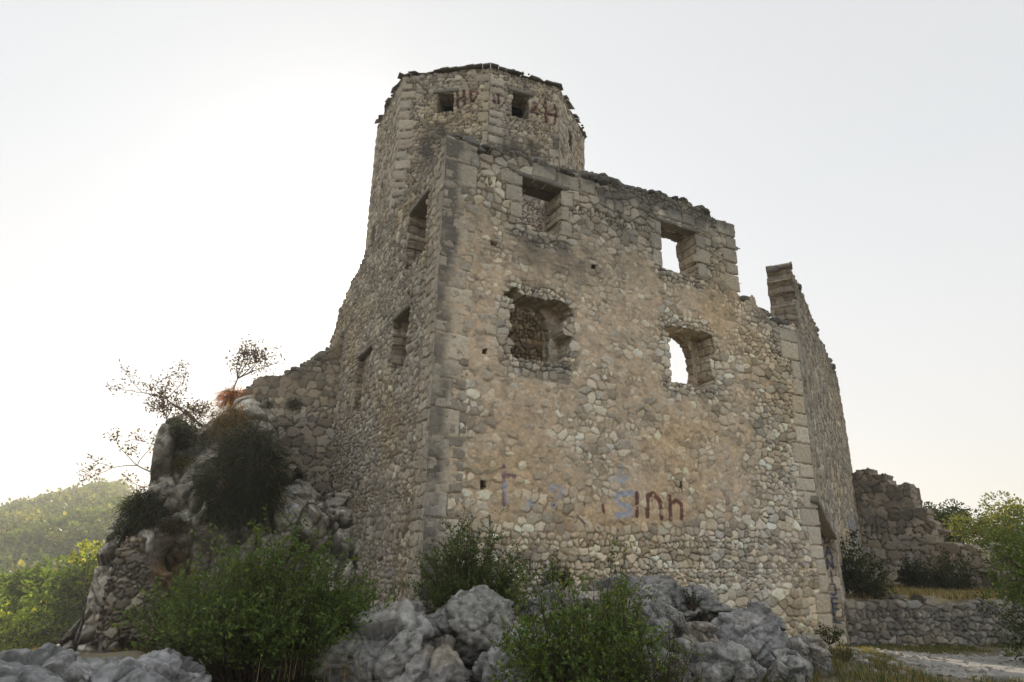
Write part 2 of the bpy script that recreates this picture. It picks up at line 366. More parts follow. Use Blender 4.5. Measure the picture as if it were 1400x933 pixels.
# ------------------------------------------------------------------ rocks
def vor3(P, cell, seed):
    G = P/cell; I = np.floor(G); n = len(P); f1 = np.full(n, 9.); f2 = f1.copy(); h1 = np.zeros(n); off = np.zeros((n, 3))
    for a in (-1, 0, 1):
        for b in (-1, 0, 1):
            for c in (-1, 0, 1):
                J = I+[a, b, c]; S_ = J+np.stack([_h(J[:, 0], J[:, 1], J[:, 2], seed+k) for k in range(3)], 1)
                dv = G-S_; d = np.linalg.norm(dv, axis=1); m_ = d < f1; f2 = np.where(m_, f1, np.minimum(f2, d))
                h1 = np.where(m_, _h(J[:, 0], J[:, 1], J[:, 2], seed+7), h1); off[m_] = dv[m_]; f1 = np.minimum(f1, d)
    return h1, off*cell, (f2-f1)*cell
def fracture(P, nr, cell, amp, tilt, seed, groove=.3):
    """break a surface into tilted blocks with open joints"""
    Pw = P+cell*.22*np.stack([fbm3(P/cell, 1.4, 3, seed+60+k) for k in range(3)], 1)
    h, o_, e_ = vor3(Pw, cell, seed); n = len(P)
    t_ = np.stack([np.modf(h*97.1)[0]-.5, np.modf(h*53.7)[0]-.5, np.modf(h*31.3)[0]-.5], 1)
    dsp = np.clip((h-.5)*amp*2+np.sum(t_*o_, 1)*tilt, -2.2*amp, 2.2*amp)
    return P+nr*(dsp-groove*amp*2*np.exp(-(e_/(.07*cell))**2))[:, None], np.exp(-(e_/(.07*cell))**2)
_ico = {}
def ico(n):
    if n not in _ico:
        bm = bmesh.new(); bmesh.ops.create_icosphere(bm, subdivisions=n, radius=1.)
        V = np.array([v.co[:] for v in bm.verts]); T = np.array([[v.index for v in f.verts] for f in bm.faces]); bm.free(); _ico[n] = (V, T)
    return _ico[n]
def rock(c, r, seed, sub=5, rz=0., tilt=(0, 0), planes=14, amp=.09, freq=1.6, fine=.03, col=(.22, .22, .215), jag=.0, sharp=.0):
    rng = np.random.default_rng(seed); D, T = ico(sub)
    D = D/np.linalg.norm(D, axis=1)[:, None]
    nrm = rng.normal(size=(planes, 3)); nrm /= np.linalg.norm(nrm, axis=1)[:, None]; dd = rng.uniform(.62, .98, planes)
    dots = D@nrm.T; R_ = np.where(dots > .05, dd/np.maximum(dots, .05), 9.)
    rr = np.minimum(-np.log(np.exp(-R_*24.).sum(1)+math.exp(-24*1.05))/24., 1.1)
    V = D*rr[:, None]*np.asarray(r)
    nr = D.copy(); sc = float(np.mean(r))
    big = fbm3(V/sc, freq, 3, seed+1); V = V+nr*(sc*amp*big)[:, None]
    V, c1_ = fracture(V, nr, sc*.85, sc*.085, .75, seed+31, .35); V, c2_ = fracture(V, nr, sc*.38, sc*.022, .45, seed+32, .3)
    n5 = np.abs(fbm3(V, 2.6/max(sc, .45), 4, seed+3, .55)); V = V+nr*(sc*(.02-.09*n5))[:, None]
    V = V+nr*(fine*.8*(.35-np.abs(fbm3(V, 9., 4, seed+5, .6))*1.6))[:, None]
    cr1 = fbm3(V, 1.7/max(sc, .45), 4, seed+4); pits = -np.exp(-(cr1/.035)**2); V = V+nr*(pits*.06*sc)[:, None]
    if jag:
        st = V[:, 2]/jag+.8*fbm3(V, 1.1, 2, seed+6); fr = st-np.floor(st); V = V+nr*((np.abs(fr-.5)*2)**3*-.06)[:, None]
    for k_, ax in ((tilt[0], 0), (tilt[1], 1), (rz, 2)):
        cs, sn = math.cos(k_), math.sin(k_); W_ = V.copy(); a_, b_ = [(1, 2), (2, 0), (0, 1)][ax]
        V[:, a_] = W_[:, a_]*cs-W_[:, b_]*sn; V[:, b_] = W_[:, a_]*sn+W_[:, b_]*cs
    V = V+np.asarray(c, float)
    C = np.array(col)*(1+.35*fbm3(V, 1.1, 3, seed+7))[:, None]*(.72+.56*vor3(V, sc*.5, seed+12)[0])[:, None]
    ow = sst(.1, .5, fbm3(V, .8, 3, seed+8)); C = C*(1+ow[:, None]*np.array([.12, .02, -.14]))
    C = C*(1+.45*fbm3(V, 6, 5, seed+9, .65))[:, None]*(1-.35*np.maximum(c1_, .35*c2_))[:, None]
    return V, T, C

# ------------------------------------------------------------------ ground and hills (structure)
AF = 62.333                                  # heading of the big facade
_a = math.radians(AF); uF = np.array([math.sin(_a), math.cos(_a), 0]); nF = np.array([math.cos(_a), -math.sin(_a), 0])
P0 = at(578, 748, 12.); P0[2] = 0
AG = 31.5; P1 = P0+uF*10.86; _g = math.radians(AG); uG = np.array([math.sin(_g), math.cos(_g), 0]); nG = np.array([math.cos(_g), -math.sin(_g), 0])
def ground_z(x, y):
    x = np.asarray(x, float); y = np.asarray(y, float)
    d = np.hypot(x, y); az = np.degrees(np.arctan2(x, y))
    near = -.03*np.clip(y-5, 0, 7)-.085*np.clip(d-13.5, 0, 9)*sst(5, 20, az)
    near = near+.50*sst(-24, -28, az)*sst(8.0, 8.9, d)-1.15*sst(-24, -28, az)*sst(9.4, 12.5, d)
    near = near+.05*fbm2(x, y, .9, 4, 300)+.015*fbm2(x, y, 5, 3, 301)
    # valley and far hillside on the left
    v = sst(15, 60, d)*sst(-28.5, -31.5, az)*sst(10, 0, np.maximum(0, -az-100))
    ridge = 3+13*sst(-40, -29.5, az)-5*sst(-36, -60, az)
    far = -7.5+(ridge+7.5)*sst(85, 300, d)+5*fbm2(x, y, .012, 4, 310)*sst(60, 120, d)*sst(330, 220, d)*2
    far = far-26*sst(310, 700, d)
    back = -1.0-2.5*sst(40, 300, d)
    r = near*(1-sst(24, 40, d))+back*sst(24, 40, d)
    return r*(1-v)+far*v
def grid_sheet(xs, ys, zf):
    X, Y = np.meshgrid(xs, ys); Z = zf(X, Y); n, mm = X.shape; idx = np.arange(n*mm).reshape(n, mm)
    Q = np.stack([idx[:-1, :-1], idx[:-1, 1:], idx[1:, 1:], idx[1:, :-1]], -1).reshape(-1, 4)
    return np.stack([X, Y, Z], -1).reshape(-1, 3), Q
def graded(lo, hi, step, end, g=1.09):
    a = list(np.arange(lo, hi, step)); s = step; x = a[-1]
    while x < end: s = min(s*g, 120); x += s; a.append(x)
    s = step; x = a[0]; b = []
    while x > -end: s = min(s*g, 120); x -= s; b.append(x)
    return np.array(b[::-1]+a)
gx = graded(-9, 17, .09, 4000); gy = graded(5, 27, .09, 4000)
V, Q = grid_sheet(gx, gy, ground_z)
n_ = fbm2(V[:, 0], V[:, 1], .8, 5, 320); n2_ = fbm2(V[:, 0], V[:, 1], 4, 3, 321)
d_ = np.hypot(V[:, 0], V[:, 1])
col = np.array([.17, .145, .09])+np.array([.05, .045, .03])*n_[:, None]
gr = sst(-.05, .35, n_+.4*n2_)[:, None]; col = col*(1-gr*.6)+np.array([.09, .10, .04])*gr*.6
fr = sst(30, 60, d_)[:, None]; col = col*(1-fr)+np.array([.07, .085, .035])*fr
mesh_obj('ground', V, Q, M_GROUND, col); tag(bpy.data.objects['ground'], kind='structure')

# gravel path at the right, a sheet over the ground with a ragged border
def path_mid(y): return np.interp(y, [4, 9, 11, 13, 15, 17, 19], [3.0, 6.9, 8.6, 9.4, 10.2, 13.0, 17])
xs = np.arange(1.5, 21, .08); ys = np.arange(4, 22, .08); X, Y = np.meshgrid(xs, ys)
Z = ground_z(X, Y); w_ = np.minimum((Y-17.8-.25*(X-9))*-1, (Y-10.6-.10*(X-6))*1.)+.55*fbm2(X, Y, 1.1, 4, 330)+.2*fbm2(X, Y, 5, 2, 331)
w_ = np.minimum(w_, (X-6.6-(Y-11)*.42)*.8)
Z = Z+np.clip(w_*.06, -.03, .018)+.006*fbm2(X, Y, 12, 2, 332)
k_ = w_ > -.12; q_ = k_[:-1, :-1] & k_[1:, :-1] & k_[:-1, 1:] & k_[1:, 1:]; idx = np.arange(X.size).reshape(X.shape); jj, ii = np.nonzero(q_)
Vp = np.stack([X, Y, Z], -1).reshape(-1, 3); Qp = np.stack([idx[jj, ii], idx[jj, ii+1], idx[jj+1, ii+1], idx[jj+1, ii]], 1)
us = np.unique(Qp); lt = np.full(len(Vp), -1); lt[us] = np.arange(len(us))
pc = np.array([.40, .385, .36])*(1+.25*fbm2(Vp[us, 0], Vp[us, 1], 3, 4, 333))[:, None]
o = mesh_obj('gravel_path', Vp[us], lt[Qp], M_GRAVEL, pc); tag(o, kind='structure')
def stones_stuff(name, n, area, smin, smax, seed, col, mat, fz=ground_z, filt=None):
    rng = np.random.default_rng(seed); D, T = ico(1); A = Acc(); k = 0
    while k < n:
        x = rng.uniform(area[0], area[1]); y = rng.uniform(area[2], area[3])
        if filt is not None and not filt(x, y): n -= .3; continue
        k += 1; s = smin*(smax/smin)**(rng.random()**2.2)
        Vs = D*rng.uniform(.6, 1.25, (1, 3))*np.array([1, 1, .6])+.18*rng.normal(size=D.shape)
        a = rng.uniform(0, 6.3); c, s_ = math.cos(a), math.sin(a)
        Vs = np.stack([Vs[:, 0]*c-Vs[:, 1]*s_, Vs[:, 0]*s_+Vs[:, 1]*c, Vs[:, 2]], 1)*s+np.array([x, y, float(fz(x, y))+s*.2])
        A.add(Vs, T=T, C=np.array(col)*rng.uniform(.65, 1.25))
    return A.build(name, mat, smooth=False)
tag(stones_stuff('loose_gravel', 4500, (5.4, 17, 10.2, 20), .012, .075, 5, (.42, .40, .37), M_ROCK,
    filt=lambda x, y: (10.4 < y < 18.2+.25*(x-9) and x > 5.8+(y-11)*.40)), kind='stuff')

tag(stones_stuff('fallen_rubble', 260, (5.2, 9.5, 10.5, 17.5), .03, .13, 6, (.36, .34, .30), M_ROCK, filt=lambda x, y: x > 4.8+(y-11)*.45 and x < 8.0+(y-11)*.5), kind='stuff')
tag(stones_stuff('ledge_rubble', 150, (-8, -3.4, 8.7, 13.), .03, .12, 8, (.33, .32, .29), M_ROCK), kind='stuff')

# ------------------------------------------------------------------ the ruined keep
def opx(pts, P, az): return [onplane(a, b, P, az) for a, b in pts]
keepR = empty('ruined_keep', P0, label='roofless ruined stone keep with a tall windowed facade, doorway on the right and graffiti', cat='castle ruin')
# loose stones along the broken tops
def rubble(line, n, smin, smax, seed, col=(.17, .165, .155), jit=.2):
    rng = np.random.default_rng(seed); D, T = ico(2); A = Acc()
    line = np.array(line, float); seg = np.linalg.norm(np.diff(line, axis=0), axis=1); cs = np.r_[0, np.cumsum(seg)]
    for i in range(n):
        t = rng.uniform(0, cs[-1]); p = np.array([np.interp(t, cs, line[:, k]) for k in range(3)])
        p += rng.uniform(-jit, jit, 3)*[1, 1, .25]; s = rng.uniform(smin, smax)
        nn_ = rng.normal(size=(9, 3)); nn_ /= np.linalg.norm(nn_, axis=1)[:, None]; dt_ = D@nn_.T
        rr = np.minimum(np.where(dt_ > .1, rng.uniform(.6, .95, 9)/np.maximum(dt_, .1), 9).min(1), 1.05)
        Vs = D*rr[:, None]*rng.uniform(.75, 1.3, (1, 3))*np.array([1.1, 1.1, .72])
        a = rng.uniform(0, 6.3); c, s_ = math.cos(a), math.sin(a)
        Vs = np.stack([Vs[:, 0]*c-Vs[:, 1]*s_, Vs[:, 0]*s_+Vs[:, 1]*c, Vs[:, 2]], 1)*s+p
        A.add(Vs, T=T, C=np.array(col)*rng.uniform(.7, 1.5)*np.array([1, .98, .94]))
    return A
def fp(s, z, o=0.): return P0*[1, 1, 0]+uF*s+nF*o+np.array([0, 0, z])
def gp(s, z, o=0.): return P1*[1, 1, 0]+uG*s+nG*o+np.array([0, 0, z])
def sp(s, z, o=0.): return P0*[1, 1, 0]-nF*s-uF*o+np.array([0, 0, z])
def mk_wall(name, arrs, parent, loc, mat=M_STONE, tops=()):
    """masonry plus the loose stones of its broken top, one mesh"""
    V, Q, C = arrs; V = V-np.asarray(loc, float)
    if not tops: return mesh_obj(name, V, Q, mat, C, parent)
    Vs, Ts, Cs, n = [V], [], [C], len(V)
    for A_ in tops:
        v = np.concatenate(A_.V)-np.asarray(loc, float); Vs.append(v); Ts.append(np.concatenate(A_.T)+n); Cs.append(np.concatenate(A_.C)); n += len(v)
    T = np.concatenate(Ts); return mesh_obj(name, np.concatenate(Vs), [Q, T], mat, np.concatenate(Cs), parent, smooth=np.r_[np.ones(len(Q), bool), np.zeros(len(T), bool)])

F_top = outline([(-.1, 10.38), (1.0, 10.42), (2.2, 10.5), (3.7, 10.52), (4.0, 10.45), (5.2, 10.66), (7.2, 10.72), (8.0, 10.62), (8.72, 10.5), (8.76, 8.25), (9.3, 8.35), (9.6, 8.1), (9.9, 7.85), (11.2, 7.8)], .10, 7)
WIN = dict(ul=(1.96, 2.97, 8.56, 9.85), ur=(6.08, 7.25, 8.48, 9.80), ll=(1.80, 3.0, 5.46, 6.82), lr=(6.15, 7.45, 5.50, 6.93))
SLOT = [onplane(661, 664, P0, AF)+(.055, .075), onplane(932, 666, P0, AF)+(.03, .12), onplane(663, 481, P0, AF)+(.05, .05),
        onplane(676, 333, P0, AF)+(.06, .05), onplane(812, 365, P0, AF)+(.06, .05), onplane(1072, 575, P0, AF)+(.05, .05)]
def F_keep(cx, cy):
    k = F_top(cx, cy+.06)
    for n in ('ul', 'ur', 'll', 'lr'):
        a, b, c, d = WIN[n]; k &= ~inrect(cx, cy, a+.02, b-.02, c+.02, d-.02)
    # broken edges of the lower openings
    k &= ~((np.hypot((cx-2.6)/.35, (cy-6.75)/.2) < 1)); k &= ~(inrect(cx, cy, 2.9, 3.25, 6.5, 6.95)); k &= ~inrect(cx, cy, 7.3, 7.62, 6.45, 6.9)
    k &= ~(np.hypot((cx-1.72)/.16, (cy-6.9)/.12) < 1)
    return k
def F_cut(u, v):
    k = (v > 10.9)
    for n in ('ul', 'ur', 'll', 'lr'):
        a, b, c, d = WIN[n]; k |= inrect(u, v, a, b, c, d)
    for s, z, w, h in SLOT: k |= inrect(u, v, s-w, s+w, z-h, z+h)
    return k
def F_mort(u, v):
    m = .80-.75*sst(2.5, 1.2, v-.16*np.maximum(u-3.5, 0)+.05*u)-.62*sst(8.3, 9.3, v-.25*np.maximum(0, 1.5-u))-.40*sst(8.2, 7.4, v)*sst(8.3, 9.4, u)
    for (a, b, c, d) in WIN.values():
        dd = np.hypot(np.maximum(np.maximum(a-u, u-b), 0), np.maximum(np.maximum(c-v, v-d), 0)); m = m-.6*sst(.55, .1, dd)
    m = m-.35*sst(9.2, 10.3, u)*sst(8, 5, v)+.15*sst(3, 3.8, u)*sst(6, 5, u)*sst(8.2, 9, v)
    return m
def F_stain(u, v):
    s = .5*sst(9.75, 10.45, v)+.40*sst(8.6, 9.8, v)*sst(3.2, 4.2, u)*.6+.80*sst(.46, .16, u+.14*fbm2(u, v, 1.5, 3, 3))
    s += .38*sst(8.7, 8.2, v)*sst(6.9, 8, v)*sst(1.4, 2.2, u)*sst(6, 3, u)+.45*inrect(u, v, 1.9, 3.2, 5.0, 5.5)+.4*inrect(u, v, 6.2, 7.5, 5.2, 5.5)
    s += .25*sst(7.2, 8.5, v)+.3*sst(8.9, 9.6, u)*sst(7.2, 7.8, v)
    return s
rg = random.Random(4)
FQ = []
z = -.7
while z < 10.2:                                    # dressed corner blocks, long and short in turn
    h = rg.uniform(.36, .62); FQ.append((-.1, rg.choice([.42, .62, .78]), z, min(z+h, 10.35))); z += h+.012
z = -.7
while z < 7.5:
    h = rg.uniform(.30, .55); FQ.append((10.86-rg.choice([.32, .5, .7]), 11.0, z, min(z+h, 7.8))); z += h+.012
for a, b, c, d in ((8.2, 8.8, 8.35, 8.85), (8.35, 8.8, 8.87, 9.2), (8.25, 8.8, 9.22, 9.62), (8.4, 8.8, 9.64, 10.0), (8.1, 8.8, 10.02, 10.45),
                   (1.5, 1.95, 9.15, 9.55), (1.62, 1.95, 8.75, 9.13), (1.35, 1.95, 9.57, 9.9), (2.98, 3.3, 8.6, 9.0), (2.98, 3.22, 9.02, 9.4), (2.98, 3.35, 9.42, 9.82),
                   (5.75, 6.07, 8.5, 8.95), (5.7, 6.07, 8.97, 9.4), (5.85, 6.07, 9.42, 9.8), (7.27, 7.6, 8.5, 8.9), (7.27, 7.75, 8.92, 9.35), (7.27, 7.6, 9.37, 9.75),
                   (2.9, 3.5, 9.9, 10.3), (2.2, 2.85, 9.98, 10.35), (3.55, 4.0, 9.95, 10.35), (6.3, 6.8, 9.98, 10.3), (6.85, 7.3, 9.98, 10.28), (7.35, 7.8, 9.9, 10.25)):
    FQ.append((a, b, c, d))
def F_lines(strokes): return [([onplane(x, y, P0, AF) for x, y in pts], w) for pts, w in strokes]
RED, BLU, VIO = (.10, .022, .025), (.36, .40, .50), (.22, .13, .17)
F_paint = [
 (F_lines([([(850, 655), (850, 640)], .03), ([(842, 652), (850, 660), (858, 652)], .04), ([(866, 674), (845, 676), (842, 684), (850, 690), (862, 694), (862, 702), (843, 705)], .062)]), BLU, 1.3),
 (F_lines([([(871, 675), (871, 705)], .055), ([(886, 706), (886, 678), (893, 675), (902, 684), (905, 709)], .055), ([(917, 710), (916, 679)], .055), ([(917, 690), (925, 684), (932, 690), (932, 709)], .05)]), RED, 1.35),
 (F_lines([([(689, 637), (689, 690)], .045), ([(691, 650), (703, 652)], .05)]), VIO, .8),
 (F_lines([([(690, 660), (694, 684)], .06), ([(752, 668), (770, 668), (770, 676), (758, 680), (757, 690)], .07), ([(722, 682), (728, 688)], .06)]), BLU, .5),
 (F_lines([([(796, 678), (800, 690)], .03), ([(824, 690), (826, 702)], .04), ([(757, 682), (757, 690)], .04)]), RED, .3),
 (F_lines([([(1074, 742), (1074, 790)], .06), ([(1078, 755), (1084, 765)], .05), ([(1090, 742), (1085, 760), (1092, 788)], .05), ([(1098, 752), (1104, 746)], .04)]), (.27, .17, .17), .35),
 (F_lines([([(1095, 756), (1096, 770), (1104, 772), (1107, 758)], .05), ([(1100, 784), (1108, 790)], .04)]), (.45, .42, .45), .4),
 (F_lines([([(817, 720), (829, 742)], .018), ([(846, 724), (844, 740)], .014), ([(785, 700), (800, 716)], .012)]), (.05, .07, .13), .8)]
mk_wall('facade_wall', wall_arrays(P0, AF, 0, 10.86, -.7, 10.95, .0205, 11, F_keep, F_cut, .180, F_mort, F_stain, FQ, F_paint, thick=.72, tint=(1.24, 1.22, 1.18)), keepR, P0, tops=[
    rubble([fp(0.2, 10.36, -.35), fp(3.7, 10.5, -.35), fp(5.2, 10.62, -.35), fp(7.2, 10.68, -.35), fp(8.2, 10.5, -.35)], 230, .07, .19, 21, jit=.26),
    rubble([fp(8.85, 8.2, -.35), fp(9.4, 8.25, -.35), fp(9.9, 7.82, -.35), fp(10.6, 7.8, -.35)], 46, .07, .17, 22, jit=.24)])

# side wall, seen at a slant on the left
Ls = 11.0; Ps = P0-nF*Ls; AS = AF+90
_f = outline([(0, 8.0), (.4, 8.5), (.9, 8.75), (1.3, 9.2), (2.2, 9.75), (3.7, 9.9), (4.1, 10.2), (4.5, 10.3), (11.2, 10.38)], .12, 9)
SW = [(Ls-2.3, Ls-1.13, 7.95, 9.45), (Ls-2.95, Ls-1.85, 5.5, 6.85), (Ls-6.3, Ls-4.9, 5.15, 6.7), (Ls-5.9, Ls-5.2, 5.0, 5.25)]
def S_keep(cx, cy):
    k = _f(cx, cy)
    for w in SW: k &= ~inrect(cx, cy, *w)
    return k
def S_cut(u, v):
    k = v > 10.6
    for w in SW: k |= inrect(u, v, *w)
    return k
SQ = []; z = -.7; rg = random.Random(8)
while z < 10.2:
    h = rg.uniform(.36, .62); SQ.append((Ls-rg.choice([.12, .18, .26]), Ls+.1, z, min(z+h, 10.35))); z += h+.012
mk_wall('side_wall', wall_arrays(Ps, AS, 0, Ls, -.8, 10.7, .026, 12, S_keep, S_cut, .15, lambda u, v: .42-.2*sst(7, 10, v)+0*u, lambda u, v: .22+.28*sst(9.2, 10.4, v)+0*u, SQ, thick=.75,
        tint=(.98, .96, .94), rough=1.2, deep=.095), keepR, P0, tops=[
    rubble([sp(.3, 10.36, -.4), sp(4, 10.32, -.4), sp(6.6, 10.28, -.4), sp(7.2, 9.9, -.4), sp(8.8, 9.75, -.4), sp(9.9, 9.0, -.4), sp(11, 8.1, -.4)], 200, .06, .16, 23, col=(.22, .21, .19), jit=.25)])

# gate wall, nearly edge-on at the right
zt = onplane(1085, 366, P1+uG*1.0, AF)[1]
G_top = outline([(0, 7.8), (1.0, 7.8), (1.02, zt), (3.0, zt+.02), (5, 9.95), (8, 9.7), (10.6, 9.85), (13, 9.7), (15.2, 10.0), (15.8, 9.7), (16.1, 8.6), (16.5, 7.6), (16.7, 5.2), (17, 5)], .18, 15)
DO = [(.16, 2.75), (3.0, 2.05)]
def G_door(u, v): return (u > .16) & (u < 3.25) & (v < np.interp(u, [.16, 3.25], [2.78, 2.0]))
def G_keep(cx, cy): return G_top(cx, cy) & ~G_door(cx, cy)
def G_cut(u, v): return G_door(u, v)
GQ = []; z = 2.85
while z < 7.6: h = rg.uniform(.3, .55); GQ.append((-.1, rg.choice([.35, .6, .8]), z, min(z+h, 7.8))); z += h+.012
G_paint = [([([onplane(x, y, P1, AG) for x, y in pts], .16) for pts in ([(1161, 706), (1163, 738)], [(1166, 700), (1168, 728)], [(1158, 716), (1170, 718)], [(1171, 708), (1174, 742)], [(1163, 750), (1169, 732)])], (.33, .36, .44), .6)]
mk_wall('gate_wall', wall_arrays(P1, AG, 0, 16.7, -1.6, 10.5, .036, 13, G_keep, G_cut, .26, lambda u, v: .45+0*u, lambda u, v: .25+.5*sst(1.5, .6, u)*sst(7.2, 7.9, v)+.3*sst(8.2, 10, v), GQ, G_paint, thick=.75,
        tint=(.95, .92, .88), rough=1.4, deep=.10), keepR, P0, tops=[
    rubble([gp(1.2, zt, -.4), gp(5, 9.93, -.4), gp(10.6, 9.8, -.4), gp(15.3, 9.9, -.4), gp(16.2, 8.4, -.4), gp(16.6, 6.5, -.4)], 210, .08, .2, 24, jit=.28)])
# far jamb of the doorway, with blue letters one above another
Pj = P1+uG*3.20-nG*.03
def jl(letter, yc, xc, s=.5):
    G = {'D': [[(-.5, 1), (-.5, -1)], [(-.5, 1), (.3, .7), (.5, 0), (.3, -.7), (-.5, -1)]], 'A': [[(-.6, -1), (0, 1), (.6, -1)], [(-.35, -.3), (.35, -.3)]],
         'N': [[(-.5, -1), (-.5, 1), (.5, -1), (.5, 1)]], 'I': [[(0, 1), (0, -1)]], 'J': [[(-.4, 1), (.4, 1), (.4, -.6), (0, -1), (-.5, -.7)]],
         'E': [[(.5, 1), (-.5, 1), (-.5, -1), (.5, -1)], [(-.5, 0), (.3, 0)]], 'L': [[(-.5, 1), (-.5, -1), (.5, -1)]]}[letter]
    return [([(xc+a*.15, yc+b*.15) for a, b in st], .030) for st in G]
J0 = -1.25
jz = [onplane(1145, y, Pj, AG-90)[1] for y in (736, 755, 771, 789, 807, 826, 844)]
jp = []
for L_, zz in zip('DANIJEL', jz): jp += jl(L_, zz, 0)
def shift(strokes, dx): return [([(a+dx, b) for a, b in p], w) for p, w in strokes]
# the jamb heads from inside to outside (left to right as seen), so its face looks back at the door
Pj0 = Pj-nG*.95
mk_wall('door_jamb', wall_arrays(Pj0, AG+90, 0, .96, -1.5, 2.2, .02, 14, None, None, .3, lambda u, v: .55+0*u, None, [(.0, 1.0, .2, .55), (.3, 1.0, -.6, -.3), (.2, 1.0, 1.2, 1.6)], [(shift(jp, .96-.19), (.03, .07, .16), 1.5)], thick=.2, back=False), keepR, P0)

def beam(name, a, b, w, h, mat, col, parent, loc, seed=0, nseg=24):
    """a weathered beam or slab from a to b"""
    a = np.asarray(a, float); b = np.asarray(b, float); d = b-a; L = np.linalg.norm(d); d /= L
    s = np.cross(d, [0, 0, 1.]); s /= np.linalg.norm(s); t = np.cross(s, d)
    pr = [(-.5, -.42), (-.42, -.5), (.42, -.5), (.5, -.42), (.5, .42), (.42, .5), (-.42, .5), (-.5, .42)]
    rings = np.array([[a+d*L*i/nseg+s*x*w+t*y*h for x, y in pr] for i in range(nseg+1)]).reshape(-1, 3)
    nz_ = fbm3(rings, 3., 3, seed+1); rings += np.outer(nz_, t)*h*.16+np.outer(fbm3(rings, 2.6, 3, seed+2), s)*.03
    Q = [(i*8+j, i*8+(j+1) % 8, (i+1)*8+(j+1) % 8, (i+1)*8+j) for i in range(nseg) for j in range(8)]
    ce = [a-d*.005, b+d*.005]; V = np.vstack([rings, ce]); n = (nseg+1)*8
    T = [(n, (j+1) % 8, j) for j in range(8)]+[(n+1, nseg*8+j, nseg*8+(j+1) % 8) for j in range(8)]
    C = np.array(col)*(1+.3*fbm3(V, 4, 3, seed+3))[:, None]
    return mesh_obj(name, V-np.asarray(loc, float), [np.array(Q), np.array(T)], mat, C, parent)
beam('lintel', fp(1.80, 9.90, -.14), fp(3.22, 9.90, -.14), .30, .115, M_WOOD, (.20, .185, .16), keepR, P0, 1)
beam('lintel', fp(1.85, 9.90, -.52), fp(3.18, 9.90, -.52), .36, .10, M_WOOD, (.17, .15, .13), keepR, P0, 2)
beam('lintel', fp(5.92, 9.85, -.14), fp(7.40, 9.85, -.14), .30, .115, M_WOOD, (.20, .185, .16), keepR, P0, 3)
beam('lintel', fp(5.95, 9.85, -.52), fp(7.36, 9.85, -.52), .36, .10, M_WOOD, (.17, .15, .13), keepR, P0, 4)
beam('door_lintel', gp(-.25, 2.93, -.10), gp(3.35, 2.05, -.10), .30, .17, M_WOOD, (.24, .215, .18), keepR, P0, 5)
beam('door_lintel', gp(.05, 2.83, -.5), gp(3.2, 2.02, -.5), .34, .14, M_WOOD, (.16, .14, .12), keepR, P0, 6)
for (w, zz, sd) in (((1.0, 2.45), 9.50, 7), ((1.7, 3.1), 6.90, 8), ((4.75, 6.4), 6.75, 9)):
    beam('lintel', sp(w[0], zz, -.22), sp(w[1], zz, -.22), .42, .11, M_WOOD, (.22, .20, .17), keepR, P0, sd)
# arched inner leaf behind the two lower openings
def inner_leaf(a, b, c, d, ha, hb, hc, hd, seed):
    def cut(u, v):
        m_ = (ha+hb)/2; r_ = (hb-ha)/2
        return (u > ha) & (u < hb) & (v > hc) & (v < hd) & ~((u > hb-.62) & (v > hd-.62) & (np.hypot(u-hb+.62, v-hd+.62) > .62))
    mk_wall('inner_reveal', wall_arrays(P0-nF*.52, AF, a, b, c, d, .024, seed, None, cut, .17, lambda u, v: .75+0*u, None, thick=.26, back=False), keepR, P0)
inner_leaf(1.2, 3.5, 5.1, 7.4, 1.45, 2.95, 5.4, 6.95, 41)
inner_leaf(5.6, 7.9, 5.1, 7.3, 5.80, 7.32, 5.4, 6.95, 42)

